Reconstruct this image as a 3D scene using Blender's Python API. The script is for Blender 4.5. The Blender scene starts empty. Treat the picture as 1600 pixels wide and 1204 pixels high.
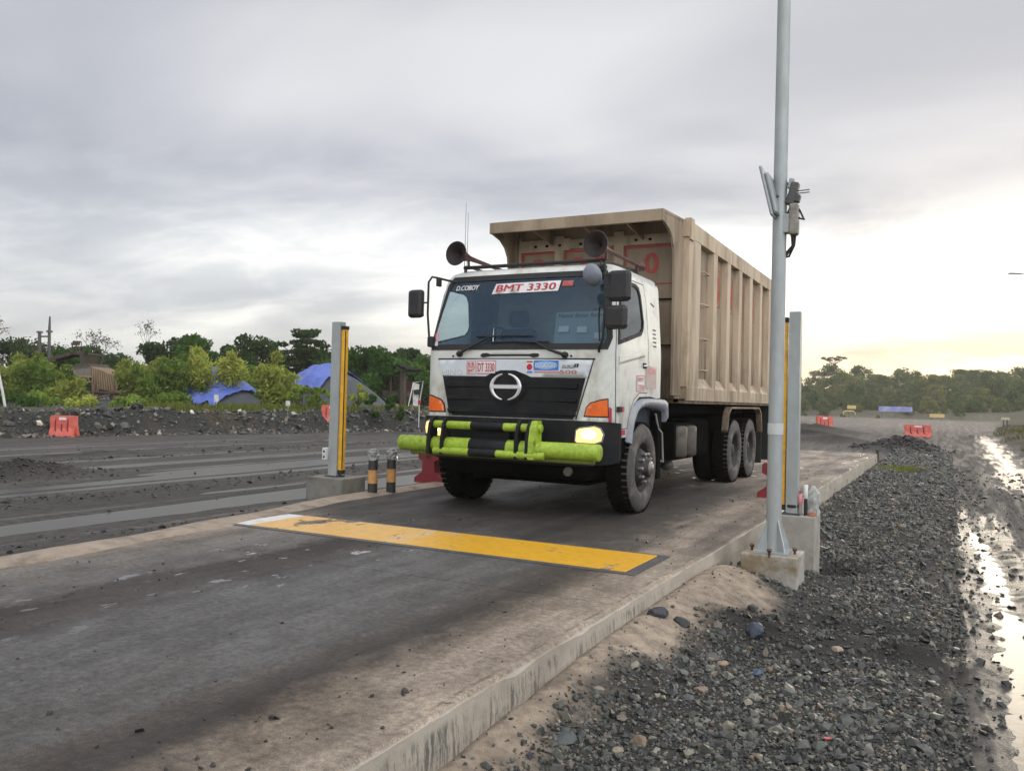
import bpy, bmesh, math, random
import numpy as np
from mathutils import Vector, Matrix, noise as mnoise
from mathutils.geometry import delaunay_2d_cdt
R = math.radians
random.seed(7)
rng = np.random.default_rng(11)
S = bpy.context.scene
COL = S.collection

# ------------------------------------------------------------------ camera
EYE = 1.29
FPX = 1303.0
def cam_axes(yaw=27.67, pitch=0.977, roll=1.46):
    y, p, r = R(yaw), R(pitch), R(roll)
    f = np.array([-math.sin(y)*math.cos(p), math.cos(y)*math.cos(p), math.sin(p)])
    r0 = np.array([math.cos(y), math.sin(y), 0.0]); u0 = np.cross(r0, f)
    return f, math.cos(r)*r0+math.sin(r)*u0, -math.sin(r)*r0+math.cos(r)*u0
FWD, RGT, UPV = cam_axes()
cd = bpy.data.cameras.new("camera"); cam = bpy.data.objects.new("camera", cd); COL.objects.link(cam)
cam.matrix_world = Matrix([[RGT[i], UPV[i], -FWD[i], (0, 0, EYE)[i]] for i in range(3)]+[[0, 0, 0, 1]])
cd.sensor_width = 36; cd.lens = FPX/1600*36; cd.clip_start = 0.05; cd.clip_end = 5000
S.camera = cam
def at(u, v, d):
    """world point seen at photo pixel (u,v) at depth d metres"""
    w = FWD*FPX+RGT*(u-800)-UPV*(v-602)
    return np.array([0, 0, EYE])+w*(d/FPX)

# ------------------------------------------------------------------ world, sun, exposure
SUN_EL, SUN_AZ = 9.0, 3.0          # az measured clockwise from +Y (the road's direction)
sund = Vector((math.sin(R(SUN_AZ))*math.cos(R(SUN_EL)), math.cos(R(SUN_AZ))*math.cos(R(SUN_EL)), math.sin(R(SUN_EL))))
def N(nt, t, **k):
    n = nt.nodes.new(t)
    for a, b in k.items():
        if a[0] == 'i' and a[1:].isdigit(): n.inputs[int(a[1:])].default_value = b
        else: setattr(n, a, b)
    return n
class G:
    """tiny node graph helper"""
    def __init__(s, nt): s.nt = nt
    def lk(s, a, b): s.nt.links.new(a, b)
    def put(s, n, i, v):
        if isinstance(v, bpy.types.NodeSocket): s.lk(v, n.inputs[i])
        else: n.inputs[i].default_value = v
    def m(s, op, a, b=0.0, c=None, clamp=False):
        n = s.nt.nodes.new('ShaderNodeMath'); n.operation = op; n.use_clamp = clamp
        s.put(n, 0, a); s.put(n, 1, b)
        if c is not None: s.put(n, 2, c)
        return n.outputs[0]
    def vm(s, op, a, b=(0, 0, 0)):
        n = s.nt.nodes.new('ShaderNodeVectorMath'); n.operation = op
        s.put(n, 0, a); s.put(n, 1, b)
        return n.outputs['Value'] if op in ('DOT_PRODUCT', 'LENGTH') else n.outputs[0]
    def mix(s, f, a, b, mode='MIX'):
        n = s.nt.nodes.new('ShaderNodeMix'); n.data_type = 'RGBA'; n.blend_type = mode
        s.put(n, 0, f)
        for i, v in ((6, a), (7, b)):
            if not isinstance(v, bpy.types.NodeSocket) and len(v) == 3: v = (*v, 1)
            s.put(n, i, v)
        return n.outputs[2]
    def ramp(s, f, stops, interp='LINEAR'):
        n = s.nt.nodes.new('ShaderNodeValToRGB'); n.color_ramp.interpolation = interp
        s.put(n, 0, f); e = n.color_ramp.elements
        while len(e) < len(stops): e.new(0.5)
        for q, (p, c) in zip(e, stops):
            q.position = p; q.color = (c, c, c, 1) if not hasattr(c, '__len__') else (*c[:3], 1)
        return n.outputs[0]
    def noise(s, vec, scale, detail=4, rough=.55, dist=0.0):
        n = s.nt.nodes.new('ShaderNodeTexNoise'); s.put(n, 'Scale', scale); s.put(n, 'Detail', detail)
        s.put(n, 'Roughness', rough); s.put(n, 'Distortion', dist)
        if vec is not None: s.lk(vec, n.inputs['Vector'])
        return n.outputs[0]
    def sm(s, v, a, b):
        n = s.nt.nodes.new('ShaderNodeMapRange'); n.interpolation_type = 'SMOOTHSTEP'
        s.put(n, 0, v); s.put(n, 1, a); s.put(n, 2, b); return n.outputs[0]
    def coords(s, kind='Object', scale=(1, 1, 1)):
        t = s.nt.nodes.new('ShaderNodeTexCoord'); mp = s.nt.nodes.new('ShaderNodeMapping')
        s.lk(t.outputs[kind], mp.inputs[0]); mp.inputs['Scale'].default_value = scale
        return mp.outputs[0]
    def sep(s, v):
        n = s.nt.nodes.new('ShaderNodeSeparateXYZ'); s.lk(v, n.inputs[0]); return n.outputs
    def comb(s, x, y, z):
        n = s.nt.nodes.new('ShaderNodeCombineXYZ')
        for i, v in enumerate((x, y, z)): s.put(n, i, v)
        return n.outputs[0]

W = bpy.data.worlds.new("World"); S.world = W; W.use_nodes = True
nt = W.node_tree; nt.nodes.clear(); g = G(nt)
out = N(nt, 'ShaderNodeOutputWorld'); bg = N(nt, 'ShaderNodeBackground')
sky = N(nt, 'ShaderNodeTexSky', sky_type='NISHITA', sun_disc=False, sun_elevation=R(SUN_EL), sun_rotation=R(SUN_AZ))
dirv = N(nt, 'ShaderNodeTexCoord').outputs['Generated']
dx, dy, dz = g.sep(dirv)
zc = g.m('MAXIMUM', dz, 0.0)
den = g.m('ADD', zc, 0.16)
pv = g.comb(g.m('DIVIDE', dx, den), g.m('DIVIDE', dy, den), 0.0)
n1 = g.noise(g.vm('ADD', g.vm('MULTIPLY', pv, (.8, 1.0, 1)), (3.1, .4, 0)), .85, 4, .42, .6)      # broad decks of cloud
n2 = g.noise(g.vm('MULTIPLY', pv, (.62, 1.0, 1)), 2.3, 7, .6, .35)                    # streaks
n3 = g.noise(g.vm('ADD', g.vm('MULTIPLY', pv, (1, .9, 1)), (7.3, 2.1, 0)), 1.25, 6, .55, .3)
base = g.ramp(zc, [(0.0, (.62, .635, .62)), (.05, (.74, .75, .745)), (.12, (.86, .865, .86)), (.18, (.80, .81, .82)),
                   (.25, (.58, .59, .63)), (.34, (.61, .62, .655)), (.40, (.60, .61, .64)), (.46, (.50, .51, .545)), (1, (.72, .72, .74))])
deck = g.mix(g.sm(n1, .36, .66), (.74, .755, .80), (1.17, 1.16, 1.14))
c = g.mix(1.0, base, deck, 'MULTIPLY')
band = g.m('MULTIPLY', g.sm(zc, .02, .10), g.m('SUBTRACT', 1.0, g.sm(zc, .2, .36)))
streak = g.mix(g.sm(n2, .38, .66), (.83, .85, .875), (1.12, 1.115, 1.10))
c = g.mix(g.m('MULTIPLY', band, .9), c, g.mix(1.0, c, streak, 'MULTIPLY'))
sd = g.m('MAXIMUM', g.vm('DOT_PRODUCT', dirv, tuple(sund)), 0.0)
low = g.m('SUBTRACT', 1.0, g.sm(zc, .10, .30))
cloudgap = g.m('SUBTRACT', 1.15, g.m('MULTIPLY', g.sm(n3, .46, .62), .85))
glow = g.m('MULTIPLY', g.m('MULTIPLY', g.m('ADD', g.m('MULTIPLY', g.m('POWER', sd, 9.0), .42), g.m('MULTIPLY', g.m('POWER', sd, 60.0), .30)), low), cloudgap)
warm = g.mix(g.sm(zc, .0, .13), (1.0, .74, .34), (1.0, .95, .82))
c = g.mix(g.m('MULTIPLY', g.m('POWER', sd, 5.0), g.m('SUBTRACT', 1.0, g.sm(zc, .02, .16))), c, g.mix(1.0, c, (1.05, .95, .76), 'MULTIPLY'))
c = g.mix(1.0, c, g.mix(glow, (0, 0, 0), warm), 'ADD')
# unseen sky overhead and behind-right is brightened, added as fill for the truck
fill_dir = g.sm(g.vm('DOT_PRODUCT', dirv, (.86, -.42, .28)), .05, .9)
SKY_FILL = 1.4
c = g.mix(g.m('MULTIPLY', fill_dir, 1.0), c, g.mix(1.0, c, (1+SKY_FILL, 1+SKY_FILL*1.0, 1+SKY_FILL*.98), 'MULTIPLY'))
up_ = g.sm(zc, .5, .9)
c = g.mix(up_, c, g.mix(1.0, c, (1.5, 1.5, 1.5), 'MULTIPLY'))
nish = g.mix(1.0, sky.outputs[0], (.09, .09, .09), 'MULTIPLY')
g.lk(g.mix(.93, nish, c), bg.inputs[0]); bg.inputs[1].default_value = 1.12
g.lk(bg.outputs[0], out.inputs[0])

sl = bpy.data.lights.new("sun", 'SUN'); sl.energy = 0.8; sl.angle = R(20); sl.color = (1, .86, .66)
so = bpy.data.objects.new("sun", sl); COL.objects.link(so)
so.rotation_euler = sund.to_track_quat('Z', 'Y').to_euler()
S.view_settings.view_transform = 'Standard'; S.view_settings.look = 'None'
S.view_settings.exposure = 0.1; S.view_settings.gamma = 1; S.view_settings.use_curve_mapping = False

# ------------------------------------------------------------------ materials
MATS = {}
def mat(name, col=(.5, .5, .5), rough=.6, metal=0.0, dirt=None, dscale=3.0, damt=.5, bump=0.0, bscale=30, var=.12, emit=0.0, coat=0.0, stretch=(1, 1, 1), drange=(.45, .7), spec=None, splash=None):
    """principled with uneven colour, dirt patches and a fine bump"""
    if name in MATS: return MATS[name]
    m = bpy.data.materials.new(name); m.use_nodes = True; MATS[name] = m
    nt = m.node_tree; g = G(nt); b = nt.nodes['Principled BSDF']
    co = g.coords('Object', stretch)
    f = g.noise(co, dscale*2.3, 5, .6)
    lo = tuple(max(0, x*(1-var)) for x in col); hi = tuple(min(1, x*(1+var)) for x in col)
    c = g.mix(g.sm(f, .3, .7), lo, hi)
    rr = rough
    if dirt is not None:
        d = g.sm(g.noise(g.vm('ADD', co, (3.7, 1.3, 9.1)), dscale, 7, .65, .3), *drange)
        c = g.mix(g.m('MULTIPLY', d, damt), c, dirt)
        rr = g.m('ADD', rough, g.m('MULTIPLY', d, (0.85-rough)*damt))
    if splash:
        sz = g.sep(g.coords('Object'))[2]; sn = g.noise(g.coords('Object', (4, 4, .5)), 2.2, 7, .68)
        c = g.mix(g.m('MULTIPLY', g.m('MULTIPLY', g.m('SUBTRACT', 1.0, g.sm(g.m('ADD', sz, g.m('MULTIPLY', sn, -1.3)), splash[0]-.65, splash[1]-.65)), splash[3]), g.sm(sn, .30, .62)), c, splash[2])
    g.put(b, 'Base Color', c if not isinstance(c, tuple) else (*c, 1)); g.put(b, 'Roughness', rr); g.put(b, 'Metallic', metal)
    if spec is not None: b.inputs['Specular IOR Level'].default_value = spec
    if coat: b.inputs['Coat Weight'].default_value = coat
    if emit: 
        b.inputs['Emission Color'].default_value = (*col, 1); b.inputs['Emission Strength'].default_value = emit
    if bump:
        bn = N(nt, 'ShaderNodeBump'); bn.inputs['Strength'].default_value = bump; bn.inputs['Distance'].default_value = .02
        g.lk(g.noise(co, bscale, 6, .65), bn.inputs['Height']); g.lk(bn.outputs[0], b.inputs['Normal'])
    return m
def glass(name, tint, rough=.02, trans=.7, film=(.02, .03, .04)):
    if name in MATS: return MATS[name]
    m = bpy.data.materials.new(name); m.use_nodes = True; MATS[name] = m
    nt = m.node_tree; g = G(nt); nt.nodes.remove(nt.nodes['Principled BSDF']); o = nt.nodes['Material Output']
    t = N(nt, 'ShaderNodeBsdfTransparent'); t.inputs[0].default_value = (*tint, 1)
    d = N(nt, 'ShaderNodeBsdfDiffuse'); d.inputs[0].default_value = (*film, 1)
    gl = N(nt, 'ShaderNodeBsdfGlossy'); gl.inputs['Roughness'].default_value = rough; gl.inputs[0].default_value = (.9, .95, 1, 1)
    a = N(nt, 'ShaderNodeMixShader'); a.inputs[0].default_value = trans; g.lk(d.outputs[0], a.inputs[1]); g.lk(t.outputs[0], a.inputs[2])
    ge = N(nt, 'ShaderNodeNewGeometry'); fr = N(nt, 'ShaderNodeFresnel'); g.put(fr, 0, g.m('SUBTRACT', 1.5, g.m('MULTIPLY', ge.outputs['Backfacing'], 1.5-1/1.5)))
    b = N(nt, 'ShaderNodeMixShader'); g.lk(fr.outputs[0], b.inputs[0]); g.lk(a.outputs[0], b.inputs[1]); g.lk(gl.outputs[0], b.inputs[2])
    g.lk(b.outputs[0], o.inputs[0]); return m

MUD = (.035, .028, .022)
M_white = mat('cab_white', (.64, .655, .61), .35, dirt=(.33, .28, .21), dscale=2.6, damt=.6, coat=.2, var=.06, drange=(.48, .74), splash=(.95, 1.45, (.20, .165, .125), .55))
M_panel = mat('panel_silver', (.62, .67, .72), .3, dirt=(.5, .5, .45), dscale=3, damt=.3, coat=.4, var=.04)
M_black = mat('black_plastic', (.008, .009, .011), .55, dirt=(.04, .037, .034), dscale=5, damt=.4, spec=.25)
M_dark = mat('chassis_black', (.003, .0029, .0028), .9, dirt=(.009, .008, .007), dscale=4, damt=.5, spec=.06)
M_rubber = mat('rubber_black', (.018, .018, .018), .7)
M_tyre = mat('tyre_dusty', (.075, .07, .065), .85, dirt=(.20, .18, .16), dscale=6, damt=.8, bump=.3, bscale=60)
M_tread = mat('tyre_tread', (.006, .0057, .0054), .9, dirt=(.016, .014, .012), dscale=8, damt=.5, spec=.1)
M_rim = mat('rim_steel', (.026, .025, .025), .6, metal=.2, dirt=(.10, .09, .08), dscale=7, damt=.6)
M_nut = mat('hub_metal', (.30, .28, .26), .45, metal=.7, dirt=(.1, .08, .06), dscale=20, damt=.5)
M_arch = mat('arch_grey', (.27, .29, .33), .5, dirt=(.40, .36, .30), dscale=4, damt=.7)
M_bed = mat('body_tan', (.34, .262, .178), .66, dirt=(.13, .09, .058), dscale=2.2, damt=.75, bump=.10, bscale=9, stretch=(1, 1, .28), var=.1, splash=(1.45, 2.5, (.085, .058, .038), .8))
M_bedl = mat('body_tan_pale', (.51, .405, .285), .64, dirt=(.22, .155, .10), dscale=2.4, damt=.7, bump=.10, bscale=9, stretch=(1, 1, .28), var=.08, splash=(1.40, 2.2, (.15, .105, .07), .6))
M_red = mat('paint_red', (.50, .05, .045), .5, dirt=(.35, .22, .16), dscale=10, damt=.4)
M_redfade = mat('paint_red_faded', (.44, .085, .065), .6, dirt=(.42, .30, .22), dscale=14, damt=.6, drange=(.48, .7))
M_lime = mat('lime_paint', (.31, .44, .035), .5, dirt=(.07, .06, .03), dscale=9, damt=.7, var=.2, drange=(.52, .70))
M_amber = mat('amber_lens', (.72, .13, .015), .15, dirt=(.35, .08, .02), dscale=12, damt=.5, coat=.8, emit=.12)
M_headl = mat('headlight_lit', (1.0, .60, .22), .1, emit=1.25, var=0)
M_horn = mat('horn_maroon', (.085, .03, .028), .42, dirt=(.13, .09, .08), dscale=14, damt=.5)
M_hornin = mat('horn_bore', (.012, .006, .006), .7)
M_stick = mat('sticker_white', (.75, .72, .70), .45, var=.03)
M_pink = mat('sticker_pink', (.62, .20, .24), .5, dirt=(.7, .62, .58), dscale=30, damt=.5)
M_crim = mat('sticker_red', (.45, .02, .05), .45)
M_blue = mat('sticker_blue', (.05, .20, .62), .4, var=.2, dscale=14)
M_chrome = mat('emblem_chrome', (.74, .75, .77), .22, metal=.55, var=.02)
M_metal = mat('galvanised', (.37, .40, .40), .45, metal=.35, dirt=(.40, .41, .39), dscale=5, damt=.6, stretch=(1, 1, .35), var=.1)
M_metald = mat('dark_metal', (.09, .09, .095), .5, metal=.4, dirt=(.16, .14, .12), dscale=8, damt=.5)
M_conc = mat('concrete', (.36, .335, .295), .85, dirt=(.19, .15, .11), dscale=3, damt=.7, bump=.35, bscale=25)
M_concw = mat('concrete_wet', (.20, .19, .165), .7, dirt=(.09, .075, .055), dscale=4, damt=.8, bump=.3, bscale=25)
M_yel = mat('yellow_strip', (.80, .42, .02), .45, dirt=(.4, .22, .05), dscale=9, damt=.4)
M_bolb = mat('bollard_black', (.025, .024, .023), .6, dirt=(.1, .09, .08), dscale=16, damt=.6)
M_bolo = mat('bollard_orange', (.58, .30, .10), .55, dirt=(.22, .16, .10), dscale=16, damt=.6)
M_bag = glass('plastic_bag', (.8, .8, .8), .15, .5, (.5, .5, .48))
M_barr = mat('barrier_red', (.62, .105, .075), .5, dirt=(.5, .28, .2), dscale=5, damt=.5)
M_crbar = mat('barrier_crimson', (.24, .02, .028), .5, dirt=(.14, .04, .035), dscale=6, damt=.5)
M_slot = mat('slot_dark', (.12, .02, .018), .8)
M_tarp = mat('tarp_blue', (.085, .135, .46), .5, dirt=(.17, .21, .48), dscale=1.3, damt=.8, bump=.8, bscale=3)
M_pile = mat('pile_grey', (.062, .07, .073), .95, dirt=(.1, .1, .1), dscale=1.5, damt=.5, bump=.6, bscale=14)
M_rust = mat('crusher_tan', (.30, .205, .12), .75, dirt=(.14, .09, .055), dscale=2, damt=.7, stretch=(1, 1, .4))
M_rustd = mat('crusher_dark', (.06, .045, .036), .8, dirt=(.14, .09, .06), dscale=3, damt=.6)
M_wood = mat('bark', (.075, .055, .04), .9, dirt=(.13, .11, .09), dscale=3, damt=.6, stretch=(1, 1, .2))
M_roof = mat('shelter_roof', (.03, .028, .027), .7, dirt=(.06, .05, .045), dscale=2, damt=.6)
M_wpaint = mat('white_paint', (.62, .62, .59), .55, dirt=(.35, .32, .27), dscale=5, damt=.5)
M_interior = mat('cab_interior', (.035, .045, .058), .8, var=.2)
M_seat = mat('seat_cloth', (.05, .065, .085), .9, var=.25)
M_card = mat('card_pale', (.30, .37, .38), .7, var=.05)
M_ink = mat('ink_dark', (.02, .025, .03), .7)
M_mirror = mat('mirror_black', (.012, .012, .014), .35, dirt=(.05, .05, .05), dscale=6, damt=.4)
M_mgrey = mat('mirror_grey', (.20, .22, .27), .45)
M_tank = mat('tank_silver', (.13, .118, .10), .5, metal=.3, dirt=(.07, .055, .04), dscale=6, damt=.7)
M_glass = glass('windscreen_glass', (.62, .74, .80), .03, .76, (.055, .13, .22))  # blue of the reflected sky put into the dusty film's colour
M_sglass = glass('door_glass', (.72, .78, .78), .02, .92, (.2, .22, .22))

# ------------------------------------------------------------------ mesh builder
class MB:
    def __init__(s): s.v = []; s.f = []; s.mi = []; s.mats = []; s.sm = []
    def _m(s, m):
        if m not in s.mats: s.mats.append(m)
        return s.mats.index(m)
    def add(s, vs, fs, m, smooth=False):
        o = len(s.v); i = s._m(m); s.v += [tuple(map(float, q)) for q in vs]
        for f in fs: s.f.append(tuple(o+k for k in f)); s.mi.append(i); s.sm.append(smooth)
    def box(s, lo, hi, m, bev=0.0, M=None):
        x0, y0, z0 = lo; x1, y1, z1 = hi
        if bev <= 0:
            vs = [(x, y, z) for z in (z0, z1) for y in (y0, y1) for x in (x0, x1)]
            fs = [(0, 2, 3, 1), (4, 5, 7, 6), (0, 1, 5, 4), (2, 6, 7, 3), (0, 4, 6, 2), (1, 3, 7, 5)]
        else:
            bm = bmesh.new(); bmesh.ops.create_cube(bm, size=1)
            for v in bm.verts: v.co = Vector(((x0+x1)/2+v.co.x*(x1-x0), (y0+y1)/2+v.co.y*(y1-y0), (z0+z1)/2+v.co.z*(z1-z0)))
            bmesh.ops.bevel(bm, geom=bm.edges[:], offset=bev, segments=2, affect='EDGES', profile=.5)
            bm.verts.index_update(); vs = [v.co[:] for v in bm.verts]; fs = [[v.index for v in f.verts] for f in bm.faces]; bm.free()
        if M is not None: vs = [(M @ Vector(v))[:] for v in vs]
        s.add(vs, fs, m)
    def tube(s, pts, r, m, seg=10, cap=True):
        pts = [Vector(p) for p in pts]; n = len(pts)
        rs = r if hasattr(r, '__len__') else [r]*n
        vs = []; fs = []; ref = None
        for i, p in enumerate(pts):
            t = (pts[min(i+1, n-1)]-pts[max(i-1, 0)]).normalized()
            if ref is None: ref = Vector((0, 0, 1)) if abs(t.z) < .9 else Vector((1, 0, 0))
            a = t.cross(ref).normalized(); b = a.cross(t); ref = b
            for k in range(seg):
                q = 2*math.pi*k/seg; vs.append((p+(a*math.cos(q)+b*math.sin(q))*rs[i])[:])
        for i in range(n-1):
            for k in range(seg):
                k2 = (k+1) % seg; fs.append((i*seg+k, i*seg+k2, (i+1)*seg+k2, (i+1)*seg+k))
        s.add(vs, fs, m, True)
        if cap: s.add(vs[:seg], [tuple(range(seg))], m); s.add(vs[-seg:], [tuple(reversed(range(seg)))], m)
    def lathe(s, prof, m, origin=(0, 0, 0), axis=(1, 0, 0), seg=36, smooth=True, a0=0, a1=2*math.pi):
        ax = Vector(axis).normalized(); ref = Vector((0, 0, 1)) if abs(ax.z) < .9 else Vector((1, 0, 0))
        a = ax.cross(ref).normalized(); b = ax.cross(a); o = Vector(origin)
        full = abs(a1-a0-2*math.pi) < 1e-6; k_ = seg if full else seg+1
        vs = [(o+ax*h+(a*math.cos(a0+(a1-a0)*k/seg)+b*math.sin(a0+(a1-a0)*k/seg))*r)[:] for r, h in prof for k in range(k_)]
        fs = []
        for i in range(len(prof)-1):
            for k in range(seg):
                k2 = (k+1) % k_; fs.append((i*k_+k, i*k_+k2, (i+1)*k_+k2, (i+1)*k_+k))
        s.add(vs, fs, m, smooth)
    def prism(s, poly, fn, d0, d1, m):
        """polygon extruded between two depths; fn(u,v,d)->xyz"""
        n = len(poly); vs = [fn(u, v, d0) for u, v in poly]+[fn(u, v, d1) for u, v in poly]
        fs = [tuple(range(n)), tuple(reversed(range(n, 2*n)))]+[(i, i+n, (i+1) % n+n, (i+1) % n) for i in range(n)]
        s.add(vs, fs, m)
    def sheet(s, outline, fn, m, holes=(), step=.06, smooth=True):
        vs, fs = tri_sheet(outline, holes, step); s.add([fn(u, v) for u, v in vs], fs, m, smooth)
    def build(s, name, parent=None, loc=None):
        me = bpy.data.meshes.new(name); me.from_pydata(s.v, [], s.f)
        for m in s.mats: me.materials.append(m)
        me.polygons.foreach_set('material_index', s.mi); me.polygons.foreach_set('use_smooth', s.sm)
        me.update(); o = bpy.data.objects.new(name, me); COL.objects.link(o)
        if parent: o.parent = parent
        if loc is not None: o.location = loc
        return o
def pip(x, y, poly):
    c = False; n = len(poly); j = n-1
    for i in range(n):
        xi, yi = poly[i]; xj, yj = poly[j]
        if (yi > y) != (yj > y) and x < (xj-xi)*(y-yi)/(yj-yi)+xi: c = not c
        j = i
    return c
def dense(poly, step):
    o = []
    for i, (a, b) in enumerate(poly):
        c, d = poly[(i+1) % len(poly)]; L = math.hypot(c-a, d-b); n = max(1, int(L/step+.5))
        o += [(a+(c-a)*k/n, b+(d-b)*k/n) for k in range(n)]
    return o
def tri_sheet(outline, holes, step):
    loops = [dense(outline, step)]+[dense(h, step) for h in holes]
    pts = []; edges = []
    for lp in loops:
        o = len(pts); pts += lp; edges += [(o+i, o+(i+1) % len(lp)) for i in range(len(lp))]
    xs = [p[0] for p in loops[0]]; ys = [p[1] for p in loops[0]]
    nb = list(pts)
    x = min(xs)+step
    while x < max(xs):
        y = min(ys)+step
        while y < max(ys):
            if pip(x, y, loops[0]) and not any(pip(x, y, h) for h in loops[1:]):
                if min((x-a)**2+(y-b)**2 for a, b in nb) > (step*.55)**2: pts.append((x, y))
            y += step
        x += step
    v, e, f, *_ = delaunay_2d_cdt([Vector(p) for p in pts], edges, [], 0, 1e-6)
    fs = []
    for t in f:
        cx = sum(v[i].x for i in t)/len(t); cy = sum(v[i].y for i in t)/len(t)
        if pip(cx, cy, loops[0]) and not any(pip(cx, cy, h) for h in loops[1:]):
            a, b, c = (v[i] for i in t[:3])
            fs.append(tuple(t) if (b-a).cross(c-a) > 0 else tuple(reversed(t)))
    return [(q.x, q.y) for q in v], fs
def rrect(x0, y0, x1, y1, r, n=5):
    o = []
    for cx, cy, a in ((x1-r, y1-r, 0), (x0+r, y1-r, 90), (x0+r, y0+r, 180), (x1-r, y0+r, 270)):
        o += [(cx+r*math.cos(R(a+90*k/n)), cy+r*math.sin(R(a+90*k/n))) for k in range(n+1)]
    return o
def text2d(body, height, width=None, shear=0.0):
    """triangles of a word in the plane, centred on the origin, cap height = height"""
    cu = bpy.data.curves.new('lettering', 'FONT'); cu.body = body; cu.align_x = 'CENTER'; cu.size = 1; cu.resolution_u = 3
    ob = bpy.data.objects.new('lettering', cu); COL.objects.link(ob)
    dg = bpy.context.evaluated_depsgraph_get(); me = bpy.data.meshes.new_from_object(ob.evaluated_get(dg))
    v = np.array([q.co[:2] for q in me.vertices]); f = [tuple(p.vertices) for p in me.polygons]
    bpy.data.objects.remove(ob); bpy.data.curves.remove(cu); bpy.data.meshes.remove(me)
    lo, hi = v.min(0), v.max(0); v = v-(lo+hi)/2; k = height/(hi[1]-lo[1]); v = v*k
    if width: v[:, 0] *= width/((hi[0]-lo[0])*k)
    v[:, 0] += v[:, 1]*shear
    return v, f
def letter(mb, body, height, fn, m, **k):
    bold = k.pop('bold', 0); v, f = text2d(body, height, **k)
    for i, dxx in enumerate((0, -1, 1) if bold else (0,)):
        p = np.array([fn(a+dxx*bold*height*.9, b) for a, b in v]); nn_ = np.cross(p[f[0][1]]-p[f[0][0]], p[f[0][2]]-p[f[0][0]]); nn_ = nn_/max(1e-12, np.linalg.norm(nn_))
        mb.add(p+nn_*(.0006*i), f, m)

def tag(o, label, cat, group=None):
    o['label'] = label; o['category'] = cat
    if group: o['group'] = group
    return o
def empty(name, loc, label, cat, group=None, rz=0.0):
    o = bpy.data.objects.new(name, None); COL.objects.link(o); o.location = loc; o.rotation_euler = (0, 0, rz); o.empty_display_size = .2
    return tag(o, label, cat, group)
def struct(o, kind='structure'): o['kind'] = kind; return o
def dup(o, parent=None):
    c = o.copy(); COL.objects.link(c); c.parent = parent
    for ch in list(o.children): dup(ch, c)
    return c

# ------------------------------------------------------------------ numpy noise + terrain
_T = rng.random((256, 256))
def vnoise(x, y):
    xi = np.floor(x).astype(int); yi = np.floor(y).astype(int); fx = x-xi; fy = y-yi
    fx = fx*fx*(3-2*fx); fy = fy*fy*(3-2*fy)
    a = _T[xi & 255, yi & 255]; b = _T[(xi+1) & 255, yi & 255]; c = _T[xi & 255, (yi+1) & 255]; d = _T[(xi+1) & 255, (yi+1) & 255]
    return (a*(1-fx)+b*fx)*(1-fy)+(c*(1-fx)+d*fx)*fy
def fbm(x, y, o=4):
    s = 0; a = .5; t = 0
    for i in range(o): s = s+a*vnoise(x*2**i+17.3*i, y*2**i+5.1*i); t += a; a *= .5
    return s/t
def sst(a, b, x): t = np.clip((x-a)/(b-a), 0, 1); return t*t*(3-2*t)
BP, BD = np.array([-26.4, 15.8]), np.array([.228, .974])
def berm_d(x, y): return (x-BP[0])*-BD[1]+(y-BP[1])*BD[0]
XV_Y = [-50, 0, 20, 27, 43, 65, 146, 400]; XV_X = [3.4, 2.6, 1.95, 1.85, 2.45, 2.3, 6.7, 30]
GB = .85
LE_Y = [-6, 3.9, 5.3, 6.5, 8.1, 10.2, 30]; LE_X = [-6.0, -6.25, -6.38, -6.53, -6.82, -6.87, -6.89]
def mound(x, y, cx, cy, rx, ry, h): return h*np.exp(-((x-cx)/rx)**2-((y-cy)/ry)**2)
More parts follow.
